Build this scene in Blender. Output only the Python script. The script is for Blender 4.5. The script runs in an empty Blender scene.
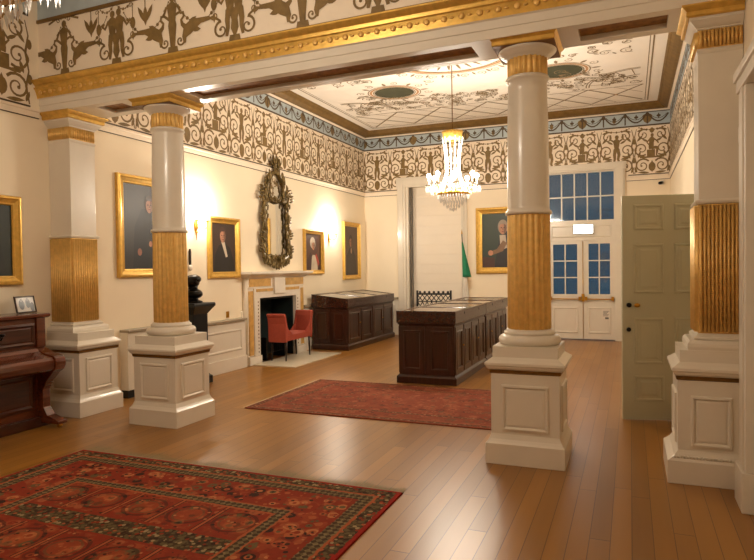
import bpy, math, random
from mathutils import Vector, Matrix
R = random.Random(7)
PI = math.pi
sc = bpy.context.scene
COL = sc.collection

# ------------------------------------------------------------------ dims
XN, XW, XR = -6.07, -5.92, 0.75        # near left wall, far-room left wall, right wall
YB0, YB1, YF, YBK = 4.97, 5.45, 13.7, -3.2
ZC = 4.82                               # ceiling
ZF = 3.39                               # bottom of painted frieze

# ------------------------------------------------------------------ materials
def lin(c):
    return tuple((x/255/12.92 if x/255 <= .04045 else ((x/255+.055)/1.055)**2.4) for x in c) + (1.0,)

class G:
    """tiny helper for node maths"""
    def __init__(s, nt): s.nt = nt
    def n(s, t, **k):
        nd = s.nt.nodes.new(t)
        for a, b in k.items(): setattr(nd, a, b)
        return nd
    def put(s, sock, v):
        if hasattr(v, 'is_output'): s.nt.links.new(v, sock)
        else: sock.default_value = v
    def m(s, op, a, b=0.0, c=None):
        nd = s.n('ShaderNodeMath', operation=op)
        s.put(nd.inputs[0], a); s.put(nd.inputs[1], b)
        if c is not None: s.put(nd.inputs[2], c)
        return nd.outputs[0]
    def mix(s, f, a, b):
        nd = s.n('ShaderNodeMix', data_type='RGBA')
        s.put(nd.inputs[0], f); s.put(nd.inputs[6], a); s.put(nd.inputs[7], b)
        return nd.outputs[2]
    def band(s, d, lo, hi):
        return s.m('MULTIPLY', s.m('GREATER_THAN', d, lo), s.m('LESS_THAN', d, hi))
    def noise(s, vec, scale, detail=3, rough=.5):
        nd = s.n('ShaderNodeTexNoise'); nd.inputs['Scale'].default_value = scale
        nd.inputs['Detail'].default_value = detail; nd.inputs['Roughness'].default_value = rough
        if vec is not None: s.put(nd.inputs['Vector'], vec)
        return nd.outputs['Fac']
    def vor(s, vec, scale, feat='F1'):
        nd = s.n('ShaderNodeTexVoronoi', feature=feat); nd.inputs['Scale'].default_value = scale
        if vec is not None: s.put(nd.inputs['Vector'], vec)
        return nd
    def obj(s): return s.n('ShaderNodeTexCoord').outputs['Object']
    def xyz(s, vec):
        nd = s.n('ShaderNodeSeparateXYZ'); s.put(nd.inputs[0], vec); return nd.outputs
    def comb(s, x, y, z=0.0):
        nd = s.n('ShaderNodeCombineXYZ'); s.put(nd.inputs[0], x); s.put(nd.inputs[1], y); s.put(nd.inputs[2], z)
        return nd.outputs[0]
    def scale(s, vec, v):
        nd = s.n('ShaderNodeMapping'); s.put(nd.inputs[0], vec); nd.inputs['Scale'].default_value = v
        return nd.outputs[0]

def newmat(name):
    m = bpy.data.materials.new(name); m.use_nodes = True
    return m, m.node_tree.nodes['Principled BSDF'], G(m.node_tree)

def mat(name, c, rough=.5, metal=0.0, var=.06, scale=9.0, bump=0.0, bscale=60.0, coat=0.0, spec=.5):
    m, b, g = newmat(name)
    v = g.noise(g.obj(), scale, 4)
    base = lin(c)
    lo = tuple(max(0, x*(1-var*2)) for x in base[:3]) + (1,)
    hi = tuple(min(1, x*(1+var*1.2)) for x in base[:3]) + (1,)
    g.put(b.inputs['Base Color'], g.mix(v, lo, hi))
    b.inputs['Roughness'].default_value = rough; b.inputs['Metallic'].default_value = metal
    b.inputs['Coat Weight'].default_value = coat; b.inputs['Coat Roughness'].default_value = .12
    b.inputs['Specular IOR Level'].default_value = spec
    if bump:
        bn = g.n('ShaderNodeBump'); bn.inputs['Strength'].default_value = bump; bn.inputs['Distance'].default_value = .004
        g.put(bn.inputs['Height'], g.noise(g.obj(), bscale, 3)); g.put(b.inputs['Normal'], bn.outputs[0])
    return m

def emit(name, c, st):
    m, b, g = newmat(name)
    b.inputs['Base Color'].default_value = lin(c); b.inputs['Emission Color'].default_value = lin(c)
    b.inputs['Emission Strength'].default_value = st; b.inputs['Roughness'].default_value = .4
    return m

def wood(name, c0, c1, rough=.3, along=2, coat=.3):
    m, b, g = newmat(name)
    s = [14.0, 14.0, 14.0]; s[along] = 1.2
    v = g.scale(g.obj(), s)
    n = g.noise(v, 1.6, 6, .65)
    rp = g.n('ShaderNodeMapRange'); g.put(rp.inputs[0], n); rp.inputs[1].default_value = .3; rp.inputs[2].default_value = .7
    g.put(b.inputs['Base Color'], g.mix(rp.outputs[0], lin(c0), lin(c1)))
    b.inputs['Roughness'].default_value = rough; b.inputs['Coat Weight'].default_value = coat
    b.inputs['Coat Roughness'].default_value = .15
    return m

M = {}
M['wall'] = mat('wall_cream', (242, 228, 202), .62, var=.02, scale=2.5, bump=.05, bscale=25)
M['wall_near'] = M['wall']
M['white'] = mat('white_gloss_paint', (222, 214, 199), .28, var=.03, scale=6, coat=.25)
M['shutter'] = mat('pale_shutter_paint', (238, 228, 212), .45, var=.02, scale=4)
M['ceil'] = mat('ceiling_plaster', (244, 236, 224), .7, var=.02, scale=3)
M['frieze'] = mat('frieze_ground', (240, 226, 205), .6, var=.03, scale=5)
M['orn'] = mat('frieze_umber', (132, 106, 60), .5, var=.3, scale=14)
M['orn_dark'] = mat('frieze_dark_umber', (84, 66, 42), .5, var=.25, scale=14)
M['orn_line'] = mat('ceiling_line_sepia', (142, 122, 90), .6, var=.2, scale=20)
M['blue'] = mat('frieze_blue', (178, 192, 198), .6, var=.08, scale=8)
M['gold'] = mat('gilt', (222, 178, 88), .36, metal=.55, var=.18, scale=18, bump=.25, bscale=70)
M['gold_reed'] = mat('worn_gilt', (232, 188, 108), .42, metal=.35, var=.16, scale=22, bump=.2, bscale=90)
M['gold_dull'] = mat('dull_gilt_brown', (120, 84, 34), .45, metal=.4, var=.25, scale=12)
M['soffit'] = mat('soffit_brown', (160, 114, 56), .5, metal=.25, var=.5, scale=16)
M['cove'] = mat('cove_olive_gilt', (128, 98, 50), .5, metal=.2, var=.25, scale=10)
M['oval_green'] = mat('ceiling_green', (66, 68, 46), .6, var=.15, scale=12)
M['salmon'] = mat('ceiling_tan', (196, 150, 104), .6, var=.1, scale=12)
M['mahogany'] = wood('dark_mahogany', (36, 17, 10), (66, 33, 18), .28, 2)
M['mahogany_y'] = wood('dark_mahogany_long', (38, 18, 10), (70, 35, 19), .26, 1)
M['piano'] = wood('piano_walnut', (66, 28, 14), (112, 54, 26), .25, 1, .5)
M['piano_dark'] = wood('piano_walnut_dark', (48, 20, 11), (82, 38, 20), .28, 1, .4)
M['black'] = mat('black_lacquer', (16, 17, 18), .35, var=.1)
M['firebox'] = mat('sooty_iron', (24, 38, 38), .55, var=.3, scale=8)
M['bronze'] = mat('dark_bronze', (30, 28, 26), .32, metal=.7, var=.2)
M['brass'] = mat('brass', (200, 150, 60), .3, metal=.9, var=.1)
M['siena'] = mat('siena_marble', (212, 168, 96), .25, var=.3, scale=12, coat=.3)
M['marble'] = mat('white_marble', (230, 222, 208), .25, var=.06, scale=7, coat=.3)
M['hearth'] = mat('hearth_stone', (196, 184, 160), .35, var=.06, scale=5)
M['red'] = mat('red_upholstery', (158, 66, 46), .8, var=.12, scale=30, bump=.3, bscale=200)
M['legs'] = mat('dark_leg_wood', (36, 20, 14), .3, var=.1)
M['sage'] = mat('sage_door_paint', (184, 184, 160), .42, var=.04, scale=4)
M['sage_dark'] = M['sage']
M['mirror_frame'] = mat('tarnished_gilt_leaf', (112, 92, 50), .38, metal=.5, var=.6, scale=26)
M['paper'] = mat('paper', (228, 218, 204), .8, var=.08, scale=20)
M['paper_tan'] = mat('tan_paper', (166, 128, 90), .8, var=.12, scale=20)
M['green_flag'] = mat('green_flag_cloth', (26, 120, 84), .8, var=.1, scale=12)
M['white_flag'] = mat('white_flag_cloth', (214, 208, 196), .8, var=.05, scale=12)
M['iron'] = mat('black_iron', (14, 14, 16), .5, var=.1)
M['fringe'] = mat('rug_fringe', (150, 140, 108), .9, var=.2, scale=40)
M['fringe_pale'] = mat('pale_rug_fringe', (204, 186, 152), .9, var=.1, scale=40)
M['bulb'] = emit('lit_bulb', (255, 241, 214), 40.0)
M['bulb_near'] = emit('lit_bulb_near', (255, 241, 214), 30.0)
M['added_bulb'] = emit('added_inner_bulb_glow', (255, 241, 214), 40.0)
M['bulb_wall'] = emit('lit_candle_bulb', (255, 241, 214), 40.0)
M['exit'] = emit('exit_sign_glow', (255, 250, 240), 9.0)
M['candle'] = mat('ivory_candle', (236, 226, 204), .5, var=.03)
M['dado_ledge'] = mat('grey_ledge', (150, 138, 118), .35, var=.06)
M['steel'] = mat('grey_metal', (110, 106, 100), .35, metal=.6, var=.05)

def mk_mirror():
    m, b, g = newmat('mirror_glass')
    b.inputs['Base Color'].default_value = (.86, .86, .82, 1); b.inputs['Metallic'].default_value = 1
    b.inputs['Roughness'].default_value = .03
    return m
M['mirror'] = mk_mirror()

def mk_glass(name, tint, gloss=.12):
    m = bpy.data.materials.new(name); m.use_nodes = True; nt = m.node_tree; nt.nodes.clear(); g = G(nt)
    t = g.n('ShaderNodeBsdfTransparent'); t.inputs[0].default_value = tint
    gl = g.n('ShaderNodeBsdfGlossy'); gl.inputs['Roughness'].default_value = .05
    fr = g.n('ShaderNodeFresnel'); fr.inputs[0].default_value = 1.5
    f = g.m('ADD', fr.outputs[0], gloss)
    mx = g.n('ShaderNodeMixShader'); g.put(mx.inputs[0], f)
    nt.links.new(t.outputs[0], mx.inputs[1]); nt.links.new(gl.outputs[0], mx.inputs[2])
    o = g.n('ShaderNodeOutputMaterial'); nt.links.new(mx.outputs[0], o.inputs[0])
    return m
M['pane'] = mk_glass('window_pane', (.8, .86, .9, 1), .03)
M['crystal'] = mk_glass('cut_crystal', (.93, .93, .92, 1), .3)
def mk_milky():
    m, b, g = newmat('lit_cut_crystal')
    b.inputs['Base Color'].default_value = (.95, .94, .92, 1); b.inputs['Roughness'].default_value = .12
    b.inputs['Alpha'].default_value = .6; b.inputs['Specular IOR Level'].default_value = .8
    return m
M['strand'] = mk_milky()
M['caseglass'] = mk_glass('case_glass', (.92, .92, .9, 1), -.02)

def mk_floor():
    m, b, g = newmat('oak_floorboards')
    o = g.obj(); x, y, z = g.xyz(o)
    pw = .115
    px = g.m('DIVIDE', x, pw); ix = g.m('FLOOR', px); fx = g.m('FRACT', px)
    wn = g.n('ShaderNodeTexWhiteNoise', noise_dimensions='1D'); g.put(wn.inputs['W'], ix)
    py = g.m('ADD', g.m('DIVIDE', y, 2.6), g.m('MULTIPLY', wn.outputs[0], 7.3)); iy = g.m('FLOOR', py); fy = g.m('FRACT', py)
    w2 = g.n('ShaderNodeTexWhiteNoise', noise_dimensions='2D'); g.put(w2.inputs['Vector'], g.comb(ix, iy))
    gv = g.comb(g.m('MULTIPLY', x, 22.0), g.m('MULTIPLY', y, .7), g.m('MULTIPLY', w2.outputs[0], 30.0))
    gr = g.noise(gv, 1.0, 3, .45)
    tone = g.m('ADD', g.m('MULTIPLY', w2.outputs[0], .6), g.m('MULTIPLY', gr, .4))
    c = g.mix(tone, lin((114, 74, 24)), lin((162, 112, 46)))
    worn = g.noise(o, .9, 3)
    c = g.mix(g.m('MULTIPLY', worn, .3), c, lin((154, 106, 44)))
    gap = g.m('MAXIMUM', g.m('LESS_THAN', fx, .04), g.m('LESS_THAN', fy, .003))
    c = g.mix(g.m('MULTIPLY', gap, .75), c, lin((62, 34, 16)))
    g.put(b.inputs['Base Color'], c)
    rr = g.n('ShaderNodeMapRange'); g.put(rr.inputs[0], g.noise(g.comb(g.m('MULTIPLY', x, 3), y), .8, 2)); rr.inputs[1].default_value = .1; rr.inputs[2].default_value = .9
    rr.inputs[3].default_value = .285; rr.inputs[4].default_value = .36
    g.put(b.inputs['Roughness'], rr.outputs[0]); b.inputs['Specular IOR Level'].default_value = .55
    bp = g.n('ShaderNodeBump'); bp.inputs['Strength'].default_value = .35; bp.inputs['Distance'].default_value = .003
    h = g.m('SUBTRACT', 1.0, gap)
    g.put(bp.inputs['Height'], h); g.put(b.inputs['Normal'], bp.outputs[0])
    return m
M['floor'] = mk_floor()

def mk_rug(name, hx, hy, kind):
    m, b, g = newmat(name)
    o = g.obj(); x, y, z = g.xyz(o)
    wob = g.m('MULTIPLY', g.m('SUBTRACT', g.noise(o, 22.0, 2), .5), .03)
    d = g.m('ADD', g.m('MINIMUM', g.m('SUBTRACT', hx, g.m('ABSOLUTE', x)), g.m('SUBTRACT', hy, g.m('ABSOLUTE', y))), wob)
    red, org, khk, drk, cream, tan = [lin(q) for q in ((138, 50, 30), (168, 88, 50), (98, 84, 52), (52, 34, 26), (158, 138, 96), (184, 116, 70))]
    if kind == 2:
        red, org, khk, drk, cream, tan = [lin(q) for q in ((130, 62, 46), (150, 88, 62), (100, 80, 62), (80, 46, 40), (160, 128, 98), (160, 98, 72))]
    # speckled field: little flowers
    v1 = g.vor(g.n('ShaderNodeVectorMath', operation='ADD').outputs[0] if False else o, 12.0 if kind == 1 else 10.0); d1 = v1.outputs['Distance']; c1 = g.xyz(v1.outputs['Color'])
    v2 = g.vor(o, 26.0); d2 = v2.outputs['Distance']; c2 = g.xyz(v2.outputs['Color'])
    v3 = g.vor(o, 17.0, 'DISTANCE_TO_EDGE')
    nz = g.noise(o, 34.0, 2)
    pick = lambda c, cols: __import__('functools').reduce(lambda acc, q: g.mix(g.m('GREATER_THAN', c, q[0]), acc, q[1]), cols[1:], cols[0])
    fld = pick(c1[0], [red, (.3, org), (.52, drk), (.64, tan), (.76, khk), (.86, red)])
    fld = g.mix(g.m('LESS_THAN', d1, .3), fld, pick(c1[1], [org, (.3, red), (.6, tan), (.8, khk)]))
    fld = g.mix(g.m('LESS_THAN', d1, .14), fld, pick(c1[2], [drk, (.4, red), (.7, cream)]))
    fld = g.mix(g.m('MULTIPLY', g.m('GREATER_THAN', d1, .52), .7), fld, red)
    fld = g.mix(g.m('MULTIPLY', g.m('GREATER_THAN', c2[2], .5), g.m('LESS_THAN', d2, .45)), fld, pick(c2[0], [red, (.3, drk), (.5, org), (.75, khk)]))
    # khaki speckle
    v4 = g.vor(o, 36.0); d4 = v4.outputs['Distance']; c4 = g.xyz(v4.outputs['Color'])
    khs = g.mix(g.m('LESS_THAN', d4, .55), lin((72, 58, 38)), pick(c4[0], [khk, (.3, drk), (.45, cream), (.58, khk), (.76, red), (.9, org)]))
    if kind == 1:
        # two checked khaki guard bands, flower band, khaki line, then a field of ovals and bars
        col = g.mix(g.m('GREATER_THAN', d, .66), fld, red)
        # ovals in the field, in rows along y
        fy = g.m('FRACT', g.m('DIVIDE', g.m('SUBTRACT', hy - .66, y), .64))      # 0.64 m repeats counted from the far edge
        fr = g.m('MULTIPLY', g.m('SUBTRACT', fy, .3), .64)
        fx = g.m('MULTIPLY', g.m('SUBTRACT', g.m('FRACT', g.m('DIVIDE', g.m('ADD', x, 20.0), .36)), .5), .36)
        e = g.m('SQRT', g.m('ADD', g.m('POWER', g.m('DIVIDE', fx, .145), 2.0), g.m('POWER', g.m('DIVIDE', fr, .145), 2.0)))
        e = g.m('ADD', e, g.m('MULTIPLY', wob, 4.0))
        f2 = g.mix(g.m('MULTIPLY', g.band(e, .86, 1.02), .6), fld, drk)
        f2 = g.mix(g.m('MULTIPLY', g.m('GREATER_THAN', e, 1.02), .55), f2, red)
        f2 = g.mix(g.m('MULTIPLY', g.band(e, .62, .74), .5), f2, khk)
        f2 = g.mix(g.m('MULTIPLY', g.m('LESS_THAN', e, .62), .35), f2, org)
        f2 = g.mix(g.band(g.m('ABSOLUTE', fx), .162, .17), f2, drk)
        f2 = g.mix(g.m('GREATER_THAN', g.m('ABSOLUTE', fx), .17), f2, org)
        f2 = g.mix(g.m('MULTIPLY', g.m('GREATER_THAN', c2[2], .5), g.m('LESS_THAN', d2, .35)), f2, pick(c2[0], [drk, (.4, red), (.7, tan)]))
        f2 = g.mix(g.m('GREATER_THAN', fy, .63), f2, khs)
        f2 = g.mix(g.m('ADD', g.band(fy, .6, .645), g.m('GREATER_THAN', fy, .965)), f2, red)
        col = g.mix(g.m('GREATER_THAN', d, .66), col, f2)
        ck = g.m('GREATER_THAN', g.m('MULTIPLY', g.m('SINE', g.m('MULTIPLY', g.m('ADD', x, y), 68.0)), g.m('SINE', g.m('MULTIPLY', g.m('SUBTRACT', x, y), 68.0))), 0.0)
        chk = g.mix(ck, lin((70, 54, 38)), g.mix(g.m('MULTIPLY', c4[1], .6), khk, cream))
        col = g.mix(g.band(d, .03, .125), col, khs)
        col = g.mix(g.band(d, .125, .145), col, org)
        col = g.mix(g.band(d, .145, .235), col, chk)
        col = g.mix(g.band(d, .235, .255), col, red)
        col = g.mix(g.band(d, .57, .64), col, chk)
        col = g.mix(g.m('ADD', g.band(d, .555, .57), g.band(d, .64, .66)), col, org)
        col = g.mix(g.m('LESS_THAN', d, .03), col, lin((150, 34, 24)))
    else:
        col = fld
        col = g.mix(g.band(d, .02, .09), col, khs)
        col = g.mix(g.band(d, .09, .12), col, org)
        col = g.mix(g.band(d, .3, .36), col, khs)
        col = g.mix(g.m('LESS_THAN', d, .02), col, red)
        col = g.mix(.25, col, org)
    col = g.mix(g.m('MULTIPLY', nz, .45), col, drk)
    g.put(b.inputs['Base Color'], col)
    b.inputs['Roughness'].default_value = .95; b.inputs['Specular IOR Level'].default_value = .1
    bp = g.n('ShaderNodeBump'); bp.inputs['Strength'].default_value = .4; bp.inputs['Distance'].default_value = .004
    g.put(bp.inputs['Height'], g.noise(o, 260.0, 2)); g.put(b.inputs['Normal'], bp.outputs[0])
    return m

# ------------------------------------------------------------------ mesh builder
class MB:
    def __init__(s): s.v = []; s.f = []; s.mi = []; s.sm = []
    def add(s, vs, fs, mi=0, sm=False):
        o = len(s.v); s.v += [tuple(p) for p in vs]
        for q in fs: s.f.append([i+o for i in q]); s.mi.append(mi); s.sm.append(sm)
        return s
    def box(s, x0, x1, y0, y1, z0, z1, mi=0):
        vs = [(x, y, z) for z in (z0, z1) for y in (y0, y1) for x in (x0, x1)]
        return s.add(vs, [(0, 2, 3, 1), (4, 5, 7, 6), (0, 1, 5, 4), (2, 6, 7, 3), (0, 4, 6, 2), (1, 3, 7, 5)], mi)
    def rects(s, rings, mi=0):
        """stack of rectangles (x0,x1,y0,y1,z) joined into a closed moulded block"""
        vs = []; fs = []
        for x0, x1, y0, y1, z in rings: vs += [(x0, y0, z), (x1, y0, z), (x1, y1, z), (x0, y1, z)]
        n = len(rings)
        for k in range(n-1):
            for j in range(4):
                a = 4*k+j; b = 4*k+(j+1) % 4; fs.append((a, b, b+4, a+4))
        fs.append((3, 2, 1, 0)); fs.append(tuple(4*(n-1)+j for j in range(4)))
        return s.add(vs, fs, mi)
    def sq(s, prof, mi=0, cx=0, cy=0):
        return s.rects([(cx-h, cx+h, cy-h, cy+h, z) for h, z in prof], mi)
    def lathe(s, prof, n=32, mi=0, c=(0, 0, 0), reed=0, depth=0.0, cap=True):
        vs = []; fs = []
        for r, z in prof:
            for k in range(n):
                a = 2*PI*k/n
                rr = r - (depth*(1-abs(math.sin(reed*a/2))) if reed else 0)
                vs.append((c[0]+rr*math.cos(a), c[1]+rr*math.sin(a), c[2]+z))
        for i in range(len(prof)-1):
            for k in range(n):
                a = i*n+k; b = i*n+(k+1) % n; fs.append((a, b, b+n, a+n))
        if cap: fs.append(tuple(range(n-1, -1, -1))); fs.append(tuple((len(prof)-1)*n+k for k in range(n)))
        return s.add(vs, fs, mi, True)
    def tube(s, pts, r, n=8, mi=0, closed=False):
        pts = [Vector(p) for p in pts]; vs = []; fs = []; m = len(pts)
        rs = r if isinstance(r, (list, tuple)) else [r]*m
        up = None
        for i, p in enumerate(pts):
            t = (pts[min(i+1, m-1)]-pts[max(i-1, 0)]).normalized()
            if up is None:
                up = t.orthogonal().normalized()
            up = (up - t*up.dot(t)); up = up.normalized() if up.length > 1e-6 else t.orthogonal().normalized()
            w = t.cross(up)
            for k in range(n):
                a = 2*PI*k/n; vs.append(p+(up*math.cos(a)+w*math.sin(a))*rs[i])
        for i in range(m-1):
            for k in range(n):
                a = i*n+k; b = i*n+(k+1) % n; fs.append((a, b, b+n, a+n))
        fs.append(tuple(range(n-1, -1, -1))); fs.append(tuple((m-1)*n+k for k in range(n)))
        return s.add(vs, fs, mi, True)
    def ell(s, c, r, nu=12, nv=8, mi=0, rot=None):
        vs = []; fs = []; c = Vector(c)
        for j in range(nv+1):
            t = PI*j/nv
            for k in range(nu):
                a = 2*PI*k/nu
                p = Vector((r[0]*math.sin(t)*math.cos(a), r[1]*math.sin(t)*math.sin(a), r[2]*math.cos(t)))
                if rot: p = rot @ p
                vs.append(c+p)
        for j in range(nv):
            for k in range(nu):
                a = j*nu+k; b = j*nu+(k+1) % nu; fs.append((a, a+nu, b+nu, b))
        return s.add(vs, fs, mi, True)
    def octa(s, c, rx, rz, mi=0, n=4):
        vs = [(c[0], c[1], c[2]+rz), (c[0], c[1], c[2]-rz)] + [(c[0]+rx*math.cos(2*PI*k/n), c[1]+rx*math.sin(2*PI*k/n), c[2]+rz*.25) for k in range(n)]
        fs = []
        for k in range(n): a = 2+k; b = 2+(k+1) % n; fs += [(0, a, b), (1, b, a)]
        return s.add(vs, fs, mi)
    def extr(s, poly, f, d0, d1, mi=0):
        """poly 2-D, f(u,v,d)->xyz"""
        n = len(poly)
        vs = [f(u, v, d0) for u, v in poly] + [f(u, v, d1) for u, v in poly]
        fs = [tuple(range(n)), tuple(range(2*n-1, n-1, -1))] + [(k, n+k, n+(k+1) % n, (k+1) % n) for k in range(n)]
        return s.add(vs, fs, mi)
    def mitre(s, f, u0, u1, v0, v1, prof, mi=0, close=False):
        """profile (inset, height) swept round a rectangle; f(u,v,d)->xyz"""
        vs = []; fs = []
        for i, h in prof: vs += [f(u0+i, v0+i, h), f(u1-i, v0+i, h), f(u1-i, v1-i, h), f(u0+i, v1-i, h)]
        for k in range(len(prof)-1):
            for j in range(4):
                a = 4*k+j; b = 4*k+(j+1) % 4; fs.append((a, b, b+4, a+4))
        if close: k = 4*(len(prof)-1); fs.append((k, k+1, k+2, k+3))
        return s.add(vs, fs, mi)
    def build(s, name, mats, parent=None, loc=(0, 0, 0), rz=0, bevel=0.0):
        me = bpy.data.meshes.new(name); me.from_pydata(s.v, [], s.f)
        for q in (mats if isinstance(mats, (list, tuple)) else [mats]): me.materials.append(M[q] if isinstance(q, str) else q)
        me.polygons.foreach_set('material_index', s.mi); me.polygons.foreach_set('use_smooth', s.sm); me.update()
        import bmesh
        bm = bmesh.new(); bm.from_mesh(me); bmesh.ops.recalc_face_normals(bm, faces=bm.faces)
        bm.to_mesh(me); bm.free()
        o = bpy.data.objects.new(name, me); COL.objects.link(o); o.location = loc; o.rotation_euler = (0, 0, rz)
        if parent: o.parent = parent
        if bevel:
            b = o.modifiers.new('bevel', 'BEVEL'); b.width = bevel; b.segments = 2; b.limit_method = 'ANGLE'; b.angle_limit = math.radians(40)
        return o

def tag(o, label, cat=None, group=None):
    o['label'] = label
    if cat: o['category'] = cat
    if group: o['group'] = group
    return o
def thing(name, label, cat, loc, rz=0, group=None):
    o = bpy.data.objects.new(name, None); o.empty_display_size = .1; COL.objects.link(o)
    o.location = loc; o.rotation_euler = (0, 0, rz); return tag(o, label, cat, group)
def struct(o, label=None):
    o['kind'] = 'structure'
    if label: o['label'] = label
    return o
def copy_tree(o, parent=None):
    c = o.copy(); COL.objects.link(c); c.parent = parent
    for ch in list(o.children): copy_tree(ch, c)
    return c
def lamp(parent, loc, watts, r):
    l = bpy.data.lights.new('bulb_light', 'POINT'); l.energy = watts; l.shadow_soft_size = r; l.color = lin((255, 240, 219))[:3]
    o = bpy.data.objects.new('bulb_light', l); COL.objects.link(o); o.location = loc; o.parent = parent
FR = lambda u, v, d: (u, -d, v)                 # local front: -y, heights along z
LW = PI/2                                       # turns a local front to face +x (left wall)

# ------------------------------------------------------------------ painted ornament
class Orn:
    def __init__(s, f, holes=()): s.f = f; s.b = MB(); s.k = 0; s.holes = holes
    def hid(s, x, y): return any(a < x < b and y < c for a, b, c in s.holes)
    def d(s): s.k += 1; return .004 + .00004*(s.k % 40)
    def rib(s, pts, w):
        n = len(pts); ws = w if isinstance(w, (list, tuple)) else [w]*n; d = s.d(); vs = []
        for i, (x, y) in enumerate(pts):
            x0, y0 = pts[max(i-1, 0)]; x1, y1 = pts[min(i+1, n-1)]
            tx, ty = x1-x0, y1-y0; L = math.hypot(tx, ty) or 1
            nx, ny = -ty/L*ws[i]/2, tx/L*ws[i]/2
            vs += [s.f(x+nx, y+ny, d), s.f(x-nx, y-ny, d)]
        s.b.add(vs, [(2*i, 2*i+1, 2*i+3, 2*i+2) for i in range(n-1) if not s.hid((pts[i][0]+pts[i+1][0])/2, (pts[i][1]+pts[i+1][1])/2)]); return s
    def poly(s, pts):
        if s.holes and s.hid(sum(p[0] for p in pts)/len(pts), sum(p[1] for p in pts)/len(pts)): return s
        d = s.d(); s.b.add([s.f(x, y, d) for x, y in pts], [tuple(range(len(pts)))])
        return s
    def disc(s, x, y, rx, ry=None, n=14): ry = ry or rx; return s.poly([(x+rx*math.cos(2*PI*k/n), y+ry*math.sin(2*PI*k/n)) for k in range(n)])
    def ring(s, x, y, rx, ry, w, n=40):
        return s.rib([(x+rx*math.cos(2*PI*k/n), y+ry*math.sin(2*PI*k/n)) for k in range(n+1)], w)
    def spiral(s, x, y, r, a0, dirn=1, turns=1.3, w=.03, n=22):
        """starts on the outside at angle a0 and winds in round (x,y)"""
        P = []; W = []
        for k in range(n+1):
            t = k/n; a = a0+dirn*turns*2*PI*t; q = r*((1-t)**.85*.85+.15)
            P.append((x+q*math.cos(a), y+q*math.sin(a))); W.append(w*(1-.55*t))
        s.rib(P, W); s.disc(P[-1][0], P[-1][1], w*.62, n=8); return s
    def leaf(s, x, y, L, a, w):
        P = []
        for t in (0, .2, .45, .7, 1): P.append((t*L, w*.5*math.sin(PI*min(1, t*1.05))**.8 if 0 < t < 1 else 0))
        P += [(t*L, -w*.5*math.sin(PI*t)**.8) for t in (.7, .45, .2)]
        c, q = math.cos(a), math.sin(a)
        return s.poly([(x+p[0]*c-p[1]*q, y+p[0]*q+p[1]*c) for p in P])
    def fig(s, x, y, h, pose=0, m=1, fat=1.0):
        rib0 = s.rib
        rib = lambda P, w: rib0(P, [q*fat for q in w] if isinstance(w, list) else w*fat)
        F = lambda P: [(x+m*a*h, y+b*h) for a, b in P]
        s.disc(x+m*.01*h, y+.925*h, .065*h, .075*h)
        if pose == 2:   # term: body on a tapering shaft
            rib(F([(0, .86), (0, .8), (0, .66), (0, .5), (0, .42), (0, .2), (0, 0)]), [q*h for q in (.08, .3, .25, .2, .25, .19, .14)])
            rib(F([(-.13, .78), (-.2, .62), (-.06, .52)]), .075*h); rib(F([(.13, .78), (.19, .64), (.02, .58)]), .075*h)
            return s
        if pose == 3:   # seated
            rib(F([(0, .86), (0, .76), (-.02, .6), (-.03, .42), (-.02, .32)]), [q*h for q in (.08, .24, .2, .22, .22)])
            rib(F([(-.02, .36), (.14, .38), (.24, .36)]), .13*h); rib(F([(.22, .38), (.2, .2), (.18, .04), (.26, 0)]), [q*h for q in (.11, .09, .06, .05)])
            rib(F([(-.08, .76), (-.2, .62), (-.1, .5)]), .06*h); rib(F([(.08, .76), (.2, .66), (.26, .56)]), .06*h)
            return s.poly(F([(-.2, .3), (.12, .3), (.12, 0), (-.2, 0)]))
        rib(F([(0, .86), (0, .79), (0, .66), (0, .54), (0, .46)]), [q*h for q in (.08, .25, .2, .16, .21)])
        rib(F([(-.04, .5), (-.07, .3), (-.06, .16), (-.09, 0)]), [q*h for q in (.13, .11, .09, .06)])
        rib(F([(.04, .5), (.08, .3), (.05, .14), (.1, 0)]), [q*h for q in (.13, .11, .09, .06)])
        if pose == 0:   # arms raised
            rib(F([(-.1, .78), (-.22, .86), (-.2, 1.02)]), .06*h); rib(F([(.1, .78), (.22, .86), (.2, 1.02)]), .06*h)
        else:
            rib(F([(-.1, .79), (-.2, .64), (-.3, .74)]), .06*h); rib(F([(.1, .79), (.2, .66), (.13, .52)]), .06*h)
        return s
    def griffin(s, x, y, h, m=1):
        F = lambda P: [(x+m*a*h, y+b*h) for a, b in P]
        s.rib(F([(1.35, .62), (.95, .58), (.62, .5), (.35, .34), (.2, .1), (.22, -.12)]), [q*h for q in (.1, .2, .42, .46, .2, .1)])
        s.rib(F([(.3, .42), (.12, .58), (.08, .74), (.2, .86), (.17, 1.0), (.02, .98)]), [q*h for q in (.22, .15, .1, .1, .12, .05)])
        s.leaf(x+m*.35*h, y+.48*h, .5*h, math.atan2(.55, m*.8), .22*h)
        s.leaf(x+m*.5*h, y+.34*h, .45*h, math.atan2(-.15, m*1.0), .2*h)
        s.spiral(x+m*.02*h, y+.0*h, .2*h, PI*.1 if m > 0 else PI*.9, -m, 1.1, .08*h)
        s.spiral(x+m*1.55*h, y+.62*h, .16*h, PI if m > 0 else 0, m, 1.1, .06*h)
        return s
    def swag(s, x0, x1, y0, y1, sag, w=.02, beads=True):
        n = max(6, int(abs(x1-x0)/.045)); P = []
        for k in range(n+1):
            t = k/n; P.append((x0+(x1-x0)*t, y0+(y1-y0)*t-sag*4*t*(1-t)))
        s.rib(P, w*.5)
        if beads:
            for i, (a, b) in enumerate(P):
                s.disc(a, b, w*(.7+.5*(i % 2)), n=6)
        return s
    def build(s, name, m, parent=None): return s.b.build(name, m, parent)

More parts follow.
